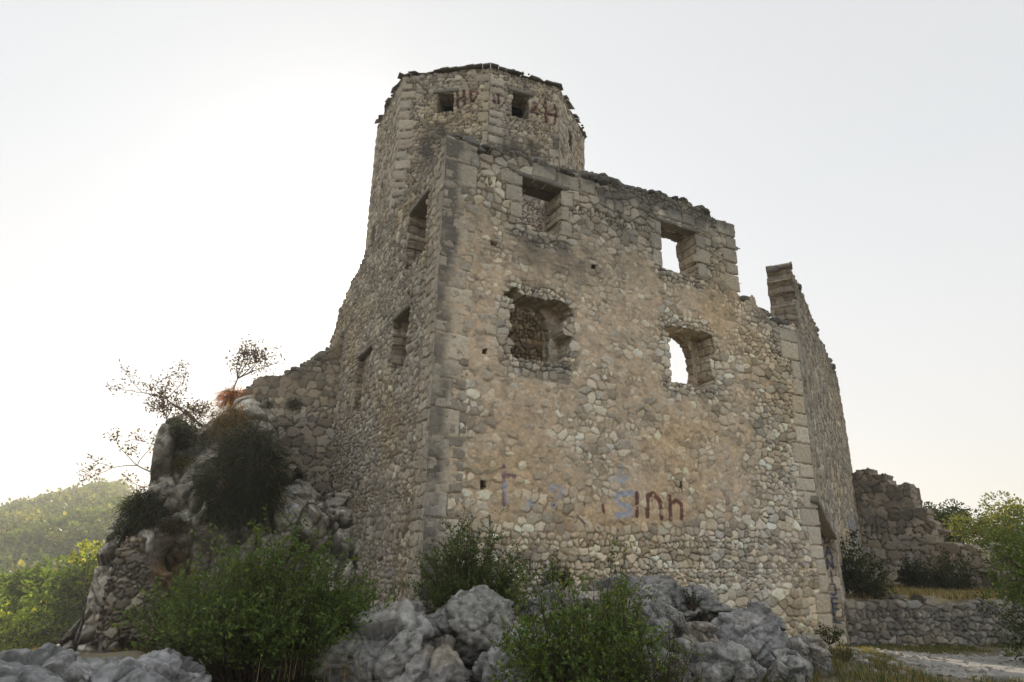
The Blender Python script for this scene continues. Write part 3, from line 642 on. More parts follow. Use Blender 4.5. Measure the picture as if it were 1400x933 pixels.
# ------------------------------------------------------------------ eight-sided tower
TC = [np.array(p) for p in ((-4.89, 18.78), (-3.55, 16.12), (-.81, 15.66), (1.33, 16.49), (2.42, 19.01), (1.75, 21.6), (-.75, 22.7), (-3.7, 21.6))]
cen = np.mean(TC, axis=0); TZ = 15.45
tower = empty('octagonal_tower', (cen[0], cen[1], 0), label='tall octagonal stone tower with stone slab eaves rising behind the keep', cat='tower')
tloc = (cen[0], cen[1], 0.)
A = Acc()
for i in range(8):
    p, q2 = TC[i], TC[(i+1) % 8]; e_ = q2-p; L = float(np.hypot(*e_)); azf = math.degrees(math.atan2(e_[0], e_[1])); P3 = np.array([p[0], p[1], 0.])
    vis = i < 4
    holes = []
    def box(pa, pb): (a, c) = onplane(*pa, P3, azf); (b, d) = onplane(*pb, P3, azf); return (a, b, min(c, d), max(c, d))
    paint = []
    if i == 0: holes = [(1.35, 1.6, onplane(529, 184, P3, azf)[1], onplane(529, 174, P3, azf)[1]), (1.35, 1.62, onplane(528, 262, P3, azf)[1], onplane(528, 240, P3, azf)[1])]
    if i == 1:
        holes = [box((598, 153), (620, 126))]
        paint = [([([onplane(x, y, P3, azf) for x, y in pts], .045) for pts in ([(625, 124), (626, 146)], [(634, 124), (635, 143)], [(626, 135), (635, 133)], [(643, 124), (644, 139)], [(643, 126), (649, 124), (654, 127), (650, 134), (645, 137)])], RED, 1.4)]
    if i == 2:
        holes = [box((701, 157), (723, 131))]
        paint = [([([onplane(x, y, P3, azf) for x, y in pts], .045) for pts in ([(675, 129), (676, 141)], [(681, 129), (682, 140)], [(728, 140), (735, 142), (730, 150), (727, 153), (736, 156)], [(746, 138), (747, 167)], [(758, 144), (761, 152), (758, 170)], [(747, 155), (760, 157)])], RED, 1.4)]
    if i == 3: holes = [(1.0, 1.35, onplane(782, 206, P3, azf)[1], onplane(782, 185, P3, azf)[1])]
    QQ = []; rg = random.Random(50+i); z = 4.
    while z < 15.1:
        h = rg.uniform(.2, .34)
        if vis: QQ.append((-.1, rg.choice([.2, .34, .46]), z, z+h)); QQ.append((L-rg.choice([.2, .34, .46]), L+.1, z+.05, z+h+.05))
        z += h+.06
    def cut(u, v, holes=holes):
        k = np.zeros(u.shape, bool)
        for h_ in holes: k |= inrect(u, v, *h_)
        return k
    V, Q, C = wall_arrays(P3, azf, 0, L, 0., TZ, .030 if vis else .09, 70+i, None, cut, .155, lambda u, v: .30+.2*fbm2(u, v, .6, 2, 5)-.2*sst(13, 14.5, v), lambda u, v: .18+.9*sst(.0, .55, fbm2(u*.9+v*.3, v*.55, 1, 3, 77+i))*sst(14, 13, v)*sst(9, 11, v), QQ, paint,
                          thick=.6, qbr=1.2, rough=.8, deep=.06, tint=(1, .97, .94), mort_col=(.46, .385, .30))
    A.add(V, Q=Q, C=C)
A.build('wall', M_STONE, tloc, tower)
# stone slab roof: low pyramid with overhanging ragged slabs
rng = np.random.default_rng(5); A = Acc()
apex = np.array([cen[0], cen[1], TZ+1.0])
for i in range(8):
    p, q2 = TC[i], TC[(i+1) % 8]
    for rowi in range(7):
        f0 = rowi/7; L = np.hypot(*(q2-p))*(1-f0); nsl = max(1, int(L/.24))
        for k in range(nsl):
            t0, t1 = (k+.02)/nsl, (k+.98)/nsl
            def rp_(t, f, zz):
                b = p*(1-t)+q2*t; o_ = (b-cen)/np.hypot(*(b-cen)); fx = b+o_*(.07)*(1-f) if f <= 0 else b
                g = cen+(fx-cen)*(1-f); return np.array([g[0], g[1], TZ+.02+1.0*max(f, 0)+zz])
            jit = rng.uniform(-.035, .035); zt_ = rng.uniform(0, .008); th = rng.uniform(.022, .034)
            fo = f0+(jit*.3 if rowi else jit*.25)
            c = [rp_(t0, fo, zt_), rp_(t1, fo+rng.uniform(-.006, .006), zt_+rng.uniform(-.01, .02)), rp_(t1, f0+.20, zt_+.03), rp_(t0, f0+.20, zt_+.03)]
            if rowi == 0:
                for j_ in (0, 1):
                    d2 = c[j_][:2]-cen; c[j_][:2] = cen+d2*(1.0+rng.uniform(.0, .014))
            top = [x+np.array([0, 0, th]) for x in c]
            A.add(c+top, Q=[(0, 3, 2, 1), (4, 5, 6, 7), (0, 1, 5, 4), (1, 2, 6, 5), (2, 3, 7, 6), (3, 0, 4, 7)], C=np.array([.27, .255, .23])*rng.uniform(.7, 1.3))
rb_ = rubble([np.array([*(cen+(TC[k]-cen)*1.0), TZ+.10]) for k in (0, 1, 2, 3, 4)], 18, .03, .07, 29, col=(.15, .145, .13), jit=.1)
A.add(np.concatenate(rb_.V), T=np.concatenate(rb_.T), C=np.concatenate(rb_.C))
A.build('roof', M_STONE, tloc, tower, smooth=False)
# window frames of the tower
for i, pa, pb in ((1, (598, 153), (620, 126)), (2, (701, 157), (723, 131))):
    p, q2 = TC[i], TC[i+1]; e_ = q2-p; azf = math.degrees(math.atan2(e_[0], e_[1])); P3 = np.array([p[0], p[1], 0.]); ue = np.array([*(e_/np.hypot(*e_)), 0]); ne = np.array([ue[1], -ue[0], 0])
    a, c = onplane(*pa, P3, azf); b, d = onplane(*pb, P3, azf)
    beam('lintel', P3+ue*(a-.16)-ne*.08+[0, 0, d+.06], P3+ue*(b+.16)-ne*.08+[0, 0, d+.06], .22, .12, M_WOOD, (.25, .23, .20), tower, tloc, 60+i, 10)

# ------------------------------------------------------------------ cliff, curtain wall, boulders
PK = at(330, 740, 18.0); AK = 66.; _k = math.radians(AK); uK = np.array([math.sin(_k), math.cos(_k), 0]); nK = np.array([math.cos(_k), -math.sin(_k), 0])
ko = opx([(92, 872), (118, 842), (140, 800), (150, 748), (160, 712), (184, 690), (206, 672), (214, 636), (217, 600), (230, 578), (250, 568), (274, 575), (292, 566), (318, 548), (342, 540), (370, 560), (392, 640), (430, 668), (500, 672)], PK, AK)
K_top = outline(ko, .22, 44); resk = .024
ks0, ks1 = ko[0][0]-.2, ko[-1][0]; uk = np.arange(ks0, ks1, resk); vk = np.arange(-.6, 7.6, resk); UK, VK = np.meshgrid(uk, vk)
dk = np.minimum(K_top(UK, VK)*0+(np.interp(UK, [p[0] for p in ko], [p[1] for p in ko])-VK), (UK-ks0)*1.6)
hk = 1.15*(1-np.exp(-np.maximum(dk, 0)/.55))+.20*(4.5-VK)+.45*fbm2(UK, VK, .55, 3, 440)
hk = hk+.55*np.exp(-(((UK-onplane(268, 700, PK, AK)[0])/.55)**2+((VK-onplane(268, 690, PK, AK)[1])/.75)**2))     # bulging pale rib
hk = hk-.75*np.exp(-(((UK-onplane(235, 775, PK, AK)[0])/.45)**2+((VK-onplane(235, 770, PK, AK)[1])/.55)**2))     # hollow with ochre rock
hk = hk+.45*np.exp(-(((UK-onplane(410, 700, PK, AK)[0])/.6)**2+((VK-onplane(410, 705, PK, AK)[1])/.5)**2))
XK = (PK*[1, 1, 0])[None, None]+UK[..., None]*uK+VK[..., None]*np.array([0, 0, 1.])+hk[..., None]*nK
Pk = XK.reshape(-1, 3); nr_ = np.broadcast_to(nK+np.array([0, 0, .35]), Pk.shape)
Pk, q1_ = fracture(Pk, nr_, 1.15, .24, .9, 441, .45); Pk, q2_ = fracture(Pk, nr_, .55, .11, .9, 442, .35); Pk, q3_ = fracture(Pk, nr_, .22, .026, .6, 443, .2)
Pk = Pk+nr_*(.05-.16*np.abs(fbm3(Pk, 1.6, 5, 444, .55)))[:, None]+nr_*(.025*fbm3(Pk, 9, 4, 445, .6))[:, None]
mk_ = (dk+.10*fbm2(UK, VK, 3, 3, 446) > 0); qk = mk_[:-1, :-1] & mk_[1:, :-1] & mk_[:-1, 1:] & mk_[1:, 1:]
idx = np.arange(UK.size).reshape(UK.shape); jj, ii = np.nonzero(qk); Qk = np.stack([idx[jj, ii], idx[jj, ii+1], idx[jj+1, ii+1], idx[jj+1, ii]], 1)
uf, vf = UK.ravel(), VK.ravel(); Ck = np.array([.56, .52, .45])*(1+.75*fbm3(Pk, .9, 4, 447)+.5*fbm3(Pk, 4, 5, 448, .6))[:, None]; Ck = Ck*(.7+.6*vor3(Pk, .46, 442)[0])[:, None]
oc = sst(.9, .2, np.hypot((uf-onplane(235, 775, PK, AK)[0])/1.1, (vf-onplane(235, 775, PK, AK)[1])/.9)+.5*fbm2(uf, vf, 1.6, 4, 449))[:, None]; Ck = Ck*(1-oc)+np.array([.44, .30, .17])*oc*(1+.3*fbm3(Pk, 5, 4, 450))[:, None]
dr_ = sst(.05, .5, fbm3(Pk, .7, 4, 451)+.15)[:, None]; Ck = Ck*(1-.40*dr_)*(1-.6*np.maximum(q1_, np.maximum(.6*q2_, .15*q3_)))[:, None]
# closed at the back: the rim folds into the hill behind
bk = XK.reshape(-1, 3)-nK*3.0-np.array([0, 0, .25]); us = np.unique(Qk); lt = np.full(UK.size, -1); lt[us] = np.arange(len(us))
nfK = len(us); Vk2 = np.concatenate([Pk[us], (bk)[us]]); qp = np.pad(qk, 1); ee = []
for (dy, dx, A1, B1) in ((-1, 0, (0, 1), (0, 0)), (1, 0, (1, 0), (1, 1)), (0, -1, (0, 0), (1, 0)), (0, 1, (1, 1), (0, 1))):
    j2, i2 = np.nonzero(qk & ~qp[1+dy:qp.shape[0]-1+dy, 1+dx:qp.shape[1]-1+dx]); ee.append(np.stack([lt[idx[j2+A1[0], i2+A1[1]]], lt[idx[j2+B1[0], i2+B1[1]]]], 1))
ee = np.concatenate(ee); Qs = np.stack([ee[:, 0], ee[:, 1], ee[:, 1]+nfK, ee[:, 0]+nfK], 1)
o = mesh_obj('cliff', Vk2-PK, np.concatenate([lt[Qk], Qs, lt[Qk][:, ::-1]+nfK]), M_CLIFF, np.clip(np.concatenate([Ck[us], Ck[us]]), .02, .7), None, PK); tag(o, kind='structure')
from mathutils.bvhtree import BVHTree
_bvh = BVHTree.FromPolygons([tuple(p) for p in Pk[us]], [tuple(q) for q in lt[Qk]])
def oncliff(u, v, out_=.15):
    h = _bvh.ray_cast(Vector(EYE), Vector(ray(u, v)))[0]
    return (np.array(h) if h is not None else at(u, v, 18.3))+nK*out_

# long curtain wall climbing the cliff to the keep
PC = np.array([-5.5, 19.45, 0]); AC = 84.
ct = opx([(318, 572), (330, 545), (345, 524), (366, 514), (386, 513), (400, 506), (415, 498), (430, 490), (447, 478), (456, 462)], PC, AC)
C_top = outline([(ct[0][0]-.6, ct[0][1]-.6)]+ct+[(1, ct[-1][1]+.5)], .08, 31)
cb_ = opx([(318, 640), (400, 655), (455, 760)], PC, AC)
curt = empty('curtain_wall', PC+[-2, -.2, 3], label='broken stretch of curtain wall stepping down the cliff from the keep', cat='wall')
mk_wall('masonry', wall_arrays(PC, AC, ct[0][0]-.5, .7, .8, 9.6, .034, 32, lambda x, y: C_top(x, y), None, .24, lambda u, v: .15+.45*sst(4.8, 6.5, v), lambda u, v: .15+.35*sst(5.5, 7.5, v), thick=.9,
        rough=1.7, deep=.10, tint=(.95, .92, .88)), curt, PC+[-2, -.2, 3], tops=[rubble([PC*[1, 1, 0]+np.array([math.sin(math.radians(AC))*s_+.05, math.cos(math.radians(AC))*s_+.4, z_]) for s_, z_ in ct], 120, .07, .19, 33, (.22, .21, .19), .25)])

# little drystone stack at the foot of the cliff
ds_ = oncliff(178, 800, .45); PD = np.array([ds_[0]-.2, ds_[1], 0])
D_top = outline(opx([(150, 800), (160, 762), (172, 735), (186, 728), (200, 745), (212, 790), (224, 830)], PD, 68), .05, 34)
D_b = opx([(138, 830), (226, 850)], PD, 68)
V, Q, C = wall_arrays(PD, 68, D_b[0][0], D_b[1][0], -.2, 3.4, .022, 35, D_top, None, .13, lambda u, v: -.2+0*u, lambda u, v: .2+0*u, thick=.5, rough=1.8, deep=.12, tint=(.66, .64, .61), batter=-.12, cell_drop=None)
o = mesh_obj('drystone_stack', V-PD, Q, M_STONE, C, None, PD); tag(o, 'narrow stack of flat drystone rubble leaning on the foot of the cliff', 'stone stack')

BOUL = [  # px, distance, radii, seed, rz, tilt, colour, label
 (522, 893, 9.7, (.95, .7, .60), 1, .5, (.0, -.45), (.25, .245, .235), 'grey pitted limestone boulder sloping down left of the keep corner, leftmost of the front rocks'),
 (650, 862, 10.2, (.82, .7, .62), 2, .2, (0, .1), (.22, .215, .20), 'domed grey boulder with white lichen right under the big corner bush'),
 (590, 945, 9.3, (.85, .6, .52), 3, 1.0, (0, -.3), (.25, .24, .23), 'low slanting rock cut by the bottom edge, in front of the domed boulder'),
 (705, 925, 9.4, (.62, .55, .52), 4, 2.0, (0, .2), (.25, .25, .245), 'grey rock half hidden behind the left side of the front bush'),
 (760, 834, 11.6, (.62, .45, .33), 5, .1, (0, 0), (.27, .27, .26), 'small pale rock against the foot of the facade behind the front bush'),
 (752, 888, 10.0, (.6, .55, .45), 6, .7, (0, .3), (.26, .26, .255), 'bluish grey rock between the domed boulder and the front bush'),
 (885, 862, 11.5, (.75, .6, .58), 7, 1.3, (0, .35), (.235, .23, .22), 'tall dark blue grey rock just right of the front bush'),
 (880, 925, 10.0, (.75, .55, .55), 8, .4, (0, .3), (.235, .23, .22), 'dark rock behind the right skirt of the front bush at the bottom edge'),
 (958, 905, 10.9, (.62, .6, .60), 9, 2.2, (0, .3), (.235, .23, .22), 'rounded blue grey boulder below the flat loose stone'),
 (1030, 886, 11.6, (.66, .6, .68), 10, .9, (.1, .25), (.215, .215, .215), 'big smooth grey boulder bulging left of the pale striped rock'),
 (1108, 893, 12.1, (.36, .34, .40), 11, .3, (0, .4), (.38, .375, .36), 'pale black streaked rock at the right end of the boulders by the doorway'),
 (1082, 925, 10.9, (.38, .32, .34), 12, 1.9, (0, .3), (.36, .355, .34), 'pale weathered rock low down in front of the streaked rock'),
 (1000, 930, 10.2, (.62, .5, .42), 13, 1.5, (0, .3), (.235, .23, .22), 'grey boulder on the bottom edge under the bulging boulder'),
 (935, 826, 13.3, (1.25, .55, .42), 14, .48, (0, .1), (.225, .222, .212), 'long dark rock shelf along the foot of the facade'),
 (838, 822, 12.6, (.9, .45, .42), 15, .45, (0, .05), (.26, .255, .245), 'grey rock at the facade foot above the middle of the front bush'),
 (1035, 850, 13.6, (.6, .4, .30), 16, .5, (0, .3), (.24, .24, .235), 'low rock tucked between the facade and the bulging boulder'),
 (963, 858, 10.9, (.22, .15, .075), 17, .1, (0, 0), (.42, .38, .33), 'flat pale loose stone lying on top of the blue grey boulders'),
 (-10, 955, 8.3, (.85, .6, .36), 21, .2, (0, 0), (.24, .245, .25), 'grey rock of the low ledge at the bottom left corner'),
 (75, 955, 8.4, (.90, .6, .38), 22, .9, (0, 0), (.25, .25, .25), 'lichened grey rock in the low ledge, second from the left edge'),
 (160, 955, 8.5, (.80, .6, .38), 23, 1.7, (0, 0), (.24, .245, .25), 'pitted rock of the low ledge below the dry grass'),
 (218, 938, 8.9, (.5, .5, .38), 24, 2.7, (0, 0), (.24, .24, .245), 'shaded rock ending the low ledge beside the big left bush')]
for u, v, dist, r, sd, rz, ti, c, lab in BOUL:
    p = at(u, v, dist)
    V, T, C = rock((0, 0, 0), r, 600+sd, sub=6 if sd != 17 else 4, rz=rz, tilt=ti, planes=16, amp=.09, freq=1.3, fine=.06 if sd != 17 else .008, col=np.array(c)*(1.5 if sd not in (17, 11, 12) else 1.))
    if sd in (1, 3, 8, 7, 13, 22): V[:, 2] -= 0
    grp = 'ledge rocks' if sd > 20 else ('boulders in front of the facade' if sd != 17 else None)
    o = mesh_obj('boulder' if sd != 17 else 'loose_stone', V, T, M_ROCK, C, None, p); tag(o, lab, 'rock', grp)

# ------------------------------------------------------------------ right side: terrace, retaining wall, ruined wall
ra, rb = at(1160, 870, 22.2), at(1400, 870, 26.2); ra[2] = rb[2] = 0
azR = math.degrees(math.atan2(rb[0]-ra[0], rb[1]-ra[1])); eR = (rb-ra)/np.linalg.norm(rb-ra); nR = np.array([eR[1], -eR[0], 0])
R_top = outline([(-1, .36), (2, .40), (5, .32), (9, .38), (12, .34), (20, .3)], .10, 36)
V, Q, C = wall_arrays(ra, azR, -.3, 13.5, -1.9, .62, .028, 37, R_top, None, .27, lambda u, v: -.15+0*u, lambda u, v: .45+0*u, thick=.55, rough=1.6, deep=.13, tint=(.78, .79, .8))
o = mesh_obj('retaining_wall', V-ra, Q, M_STONE, C, None, ra); tag(o, 'low dark drystone retaining wall beside the gravel path', 'wall')
ga = at(1172, 790, 34.5); ga[2] = 0; gb = at(1400, 790, 33.0); gb[2] = 0
azW = math.degrees(math.atan2(gb[0]-ga[0], gb[1]-ga[1]))
wt = opx([(1150, 645), (1166, 648), (1185, 648), (1205, 652), (1220, 651), (1232, 660), (1243, 668), (1255, 688), (1266, 712), (1276, 716), (1290, 722), (1294, 738), (1312, 745), (1330, 742), (1400, 745), (1440, 748)], ga, azW)
W_top = outline(wt, .22, 38)
nich = onplane(1343, 808, ga, azW)+onplane(1362, 783, ga, azW)
V, Q, C = wall_arrays(ga, azW, -1.5, wt[-1][0], -.6, 6.6, .045, 39, W_top, lambda u, v: inrect(u, v, nich[0], nich[2], nich[1], nich[3]), .34, lambda u, v: .1+.5*sst(2.3, 3.0, v), lambda u, v: .25+.25*sst(2.2, 3.2, v), thick=1.1, rough=2.0, deep=.15, tint=(.82, .79, .76))
_w = math.radians(azW); nW = np.array([math.cos(_w), -math.sin(_w), 0])
V2, Q2, C2 = wall_arrays(ga-nW*.62, azW, nich[0]-.5, nich[2]+.5, -.6, nich[3]+.5, .06, 40, None, None, .3, thick=.3, tint=(.6, .58, .56), back=False)
Q = np.concatenate([Q, Q2+len(V)]); V = np.concatenate([V, V2]); C = np.concatenate([C, C2])
o = mesh_obj('ruined_wall', V-ga, Q, M_STONE, C, None, ga); tag(o, 'tall broken rubble wall tapering down to the right behind the terrace', 'wall')
nu_, nv_ = 120, 70
uu = np.linspace(-1.5, 13.4, nu_); vv = np.linspace(.35, 17, nv_); UU, VV_ = np.meshgrid(uu, vv)
X = ra[None, None]+UU[..., None]*eR-VV_[..., None]*nR
Zt = .30-.012*VV_+.07*fbm2(X[..., 0], X[..., 1], .8, 4, 340)+.03*fbm2(X[..., 0], X[..., 1], 4, 3, 341)
Zt[0] -= .5; X[..., 2] = Zt
idx = np.arange(nu_*nv_).reshape(nv_, nu_); Q = np.stack([idx[:-1, :-1], idx[:-1, 1:], idx[1:, 1:], idx[1:, :-1]], -1).reshape(-1, 4)
n_ = fbm2(X[..., 0], X[..., 1], 1.2, 4, 342).ravel()
col = np.array([.27, .22, .13])*(1+.3*n_)[:, None]
o = mesh_obj('terrace', X.reshape(-1, 3), Q, M_GROUND, col); tag(o, kind='structure')
def terr_pt(u, w): p = ra+u*eR-w*nR; return p[0], p[1], .30-.012*w

# ------------------------------------------------------------------ plants
def tubes(A, segs, col, k=4):
    """segs: (p, q, r0, r1)"""
    if not len(segs): return
    P = np.array([s[0] for s in segs], float); Q_ = np.array([s[1] for s in segs], float); r0 = np.array([s[2] for s in segs]); r1 = np.array([s[3] for s in segs])
    d = Q_-P; d /= np.linalg.norm(d, axis=1)[:, None]+1e-9
    up = np.where(np.abs(d[:, 2:3]) > .9, [[1., 0, 0]], [[0, 0, 1.]]); s = np.cross(d, up); s /= np.linalg.norm(s, axis=1)[:, None]; t = np.cross(s, d)
    vs = []
    for c_, r in ((P, r0), (Q_, r1)):
        for j in range(k):
            a = 2*math.pi*j/k; vs.append(c_+r[:, None]*(math.cos(a)*s+math.sin(a)*t))
    V = np.stack(vs, 1).reshape(-1, 3); n = len(segs); b = np.arange(n)[:, None]*2*k
    Q = np.concatenate([np.hstack([b+j, b+(j+1) % k, b+k+(j+1) % k, b+k+j]) for j in range(k)])
    A.add(V, Q=Q, C=col)
def leaves(A, P, D, L, w, C, rng, fold=.25):
    n = len(P); D = D/(np.linalg.norm(D, axis=1)[:, None]+1e-9)
    r = rng.normal(size=(n, 3)); s = np.cross(D, r); s /= np.linalg.norm(s, axis=1)[:, None]+1e-9; u = np.cross(s, D)
    L = np.broadcast_to(L, n)[:, None]; w = np.broadcast_to(w, n)[:, None]
    m_ = P+D*L*.45+u*w*fold; V = np.stack([P, m_+s*w*.5, P+D*L, m_-s*w*.5], 1).reshape(-1, 3)
    A.add(V, Q=np.arange(n*4).reshape(n, 4), C=np.repeat(C, 4, 0))
def shade(rng, n, col, var=.35, yel=.15):
    col = np.array(col)*1.0
    b = np.clip(rng.lognormal(0, var, n), .45, 2.2)[:, None]; c = np.array(col)[None]*b
    y = (rng.random(n) < yel)[:, None]; return np.where(y, c*np.array([1.7, 1.35, .8]), c)
def bush(name, base, rad, h, shoots, seed, col, leaf=(.045, .02), per=9, twigs=7, lean=(0, 0), label=None, cat='bush', group=None, floor=.05, yel=.12, stemcol=(.10, .075, .05), dens=1., up=.35):
    rng = np.random.default_rng(seed); base = np.asarray(base, float)
    root = empty(name, base, label=label, cat=cat, group=group); A = Acc(); S = Acc(); segs = []; LP = []; LD = []
    for i in range(shoots):
        a = rng.uniform(0, 2*math.pi); rr = math.sqrt(rng.random()); e = rng.uniform(floor, 1)**.8
        hh = h*e*(1-.55*rr**2)*rng.uniform(.75, 1.2)*(1+.38*float(vn2(a*1.6+seed, seed*.37, seed)))
        b = np.array([math.cos(a)*rad[0]*rr*.45, math.sin(a)*rad[1]*rr*.45, -.08]); t = np.array([math.cos(a)*rad[0]*rr*rng.uniform(.8, 1.15)+lean[0]*hh, math.sin(a)*rad[1]*rr*rng.uniform(.8, 1.15)+lean[1]*hh, hh])
        mid = (b+t)/2+np.array([0, 0, .12*h])+rng.normal(0, .05, 3)*h
        segs.append((np.array([0, 0, -.15]), b, .011, .011)); n = 7; ts = np.linspace(0, 1, n+1)[:, None]; pts = b*(1-ts)**2+2*mid*ts*(1-ts)+t*ts**2+rng.normal(0, .008, (n+1, 3))*h*ts
        for k in range(n): segs.append((pts[k], pts[k+1], .009*(1-k/n)+.0025, .009*(1-(k+1)/n)+.0025))
        for q in range(twigs):
            f = rng.uniform(.25, 1.0) if q else 1.0; p = pts[min(int(f*n), n-1)]*(1-(f*n) % 1)+pts[min(int(f*n)+1, n)]*((f*n) % 1) if f < 1 else pts[-1]
            dr = pts[-1]-pts[-3]; dr = dr/np.linalg.norm(dr); dr = dr*.6+rng.normal(0, .6, 3); dr[2] += up; dr /= np.linalg.norm(dr); tl = h*rng.uniform(.10, .24)
            q2 = p+dr*tl; segs.append((p, q2, .003, .0015))
            m = max(2, int(per*dens*rng.uniform(.5, 1.5))); f2 = np.linspace(.08, 1, m)[:, None]
            lp = p+dr*tl*f2+rng.normal(0, leaf[0]*.25, (m, 3)); LP.append(lp); LD.append(dr*.6+rng.normal(0, .65, (m, 3))+[0, 0, .15])
    LP = np.concatenate(LP); LD = np.concatenate(LD); n = len(LP)
    cl = shade(rng, n, col, .3, yel)*(1+.35*fbm3(LP, 2.2/max(h, .5), 2, seed))[:, None]
    lsz = rng.uniform(.55, 1.35, n); leaves(A, LP, LD, leaf[0]*lsz, leaf[1]*lsz*rng.uniform(.85, 1.15, n), cl, rng)
    tubes(S, segs, stemcol, 3)
    f = A.build('foliage', M_LEAF, (0, 0, 0), root, smooth=False); S.build('stems', M_BARK, (0, 0, 0), root)
    return root
def droop(name, top, rad, length, n, seed, col, label, out=(0, -1), group=None, wdt=.008, brown=.0, kids=None):
    """wiry shrub hanging over the rock: long thin stems arching out and down"""
    rng = np.random.default_rng(seed); A = Acc(); top = np.asarray(top, float)
    root = empty(name, top, label=label, cat='shrub', group=group)
    g = rng.normal(size=(n, 3)); g /= np.linalg.norm(g, axis=1)[:, None]; q = (rng.uniform(.05, 1, n)**.55)[:, None]
    lump = 1+.60*fbm3(g*q, 1.9, 4, seed)[:, None]; st = g*q*lump*np.array([rad[0], rad[1], length*.42])
    st[:, 0] *= 1-.30*np.clip(-g[:, 2], 0, 1); st[:, 2] -= length*.42; a = np.arctan2(g[:, 1], g[:, 0])
    d = np.stack([np.cos(a)*.35+out[0]*.6, np.sin(a)*.2+out[1]*.6, rng.uniform(.0, .7, n)], 1)+rng.normal(0, .65, (n, 3)); L = np.minimum(length*.30, .75)*np.where(rng.random(n) < .12, rng.uniform(1., 2., n), rng.uniform(.4, 1.1, n))[:, None]
    k = 5; P = [st]; v = d/np.linalg.norm(d, axis=1)[:, None]
    for j in range(k): v = v+np.array([0, 0, -.22]); v = v/np.linalg.norm(v, axis=1)[:, None]; P.append(P[-1]+v*L/k)
    s = np.cross(v, rng.normal(size=(n, 3))); s /= np.linalg.norm(s, axis=1)[:, None]
    V = []
    for j, p in enumerate(P): w = wdt*(1-.8*j/k); V += [p+s*w, p-s*w]
    V = np.stack(V, 1).reshape(-1, 3); b = np.arange(n)[:, None]*2*(k+1)
    Q = np.concatenate([np.hstack([b+2*j, b+2*j+1, b+2*j+3, b+2*j+2]) for j in range(k)])
    c = shade(rng, n, col, .35, .05); bm_ = (rng.random(n) < .04)[:, None]; c = np.where(bm_, np.array([[.30, .17, .08]])*rng.uniform(.6, 1.3, (n, 1)), c)
    A.add(V, Q=Q, C=np.repeat(c, 2*(k+1), 0)); A.build('foliage', M_LEAF, (0, 0, 0), root, smooth=False)
    S = Acc(); tubes(S, [(np.array([0, .1, -.1]), st[i], .02, .006) for i in range(0, n, max(1, n//30))], (.12, .09, .06), 4); S.build('stems', M_BARK, (0, 0, 0), root)
    return root
def grow(rng, p, d, L, r, depth, segs, tips, bend=.25, up=.12, split=(2, 4), shrink=.72, spread=.65):
    n = 4; q = np.array(p, float); d = np.array(d, float)
    for i in range(n):
        d = d+rng.normal(0, bend, 3)*.5; d[2] += up*.3; d /= np.linalg.norm(d); q2 = q+d*L/n
        r1 = r*(1-.35*(i+1)/n); segs.append((q, q2, r*(1-.35*i/n), r1)); q = q2
        if depth <= 1: tips.append((q, d.copy()))
    if depth > 0:
        for k in range(rng.integers(split[0], split[1])):
            dd = d+rng.normal(0, spread, 3); dd[2] += up; dd /= np.linalg.norm(dd)
            grow(rng, q, dd, L*shrink*rng.uniform(.75, 1.2), r*.6, depth-1, segs, tips, bend, up, split, shrink, spread)
def tree(name, base, d, L, r, depth, seed, col, label, leaf=(.06, .035), per=6, group=None, barkcol=(.12, .10, .08), scatter=.12, cat='tree', **kw):
    rng = np.random.default_rng(seed); base = np.asarray(base, float); root = empty(name, base, label=label, cat=cat, group=group)
    segs, tips = [], []; grow(rng, (0, 0, 0), d, L, r, depth, segs, tips, **kw)
    segs = [(a_, b_, max(q_, .007), max(w_, .006)) for a_, b_, q_, w_ in segs]; S = Acc(); tubes(S, segs, barkcol, 6 if r > .06 else 4); S.build('trunk', M_BARK, (0, 0, 0), root)
    P = np.repeat(np.array([t[0] for t in tips]), per, 0); D = np.repeat(np.array([t[1] for t in tips]), per, 0)
    P = P+rng.normal(0, scatter, P.shape); n = len(P); A = Acc()
    leaves(A, P, D*.4+rng.normal(0, .7, P.shape), leaf[0]*rng.uniform(.7, 1.3, n), leaf[1]*rng.uniform(.8, 1.2, n), shade(rng, n, col, .3, .15), rng)
    A.build('crown', M_LEAF, (0, 0, 0), root, smooth=False); return root
GR = (.065, .10, .035)
def gb_(u, v, dist): p = at(u, v, dist); return p
bush('leafy_bush', gb_(345, 915, 9.9), (1.5, 1.1), 1.62, 270, 701, (.09, .14, .04), (.062, .034), 10, 9, label='big broad leafy bush filling the hollow between cliff and keep, lower left', group='leafy bushes', floor=.15)
bush('leafy_bush', gb_(455, 915, 10.9), (.95, .8), 1.5, 130, 702, (.085, .135, .04), (.055, .028), 9, 8, label='sprawling leafy bush against the foot of the slanting side wall', group='leafy bushes')
bush('leafy_bush', gb_(640, 835, 11.3), (.95, .6), 1.35, 150, 703, (.085, .13, .04), (.048, .024), 10, 9, label='rounded bush in front of the keep corner behind the domed boulder', group='leafy bushes', lean=(.1, 0))
bush('leafy_bush', gb_(800, 955, 8.2), (1.15, .6), 1.30, 125, 704, (.10, .155, .045), (.054, .032), 9, 8, label='loose bright green bush in front of the boulders at the bottom centre', group='leafy bushes', yel=.2, floor=.1)
bush('leafy_bush', gb_(850, 905, 9.3), (.35, .3), 1.25, 40, 705, (.10, .15, .045), (.045, .024), 8, 7, label='upright leafy shoot rising right of the bottom centre bush', group='leafy bushes', floor=.4)
bush('leafy_bush', gb_(762, 802, 12.3), (.28, .2), .55, 30, 706, (.04, .06, .025), (.035, .018), 7, 6, label='small dark bush growing at the facade foot', group='leafy bushes')
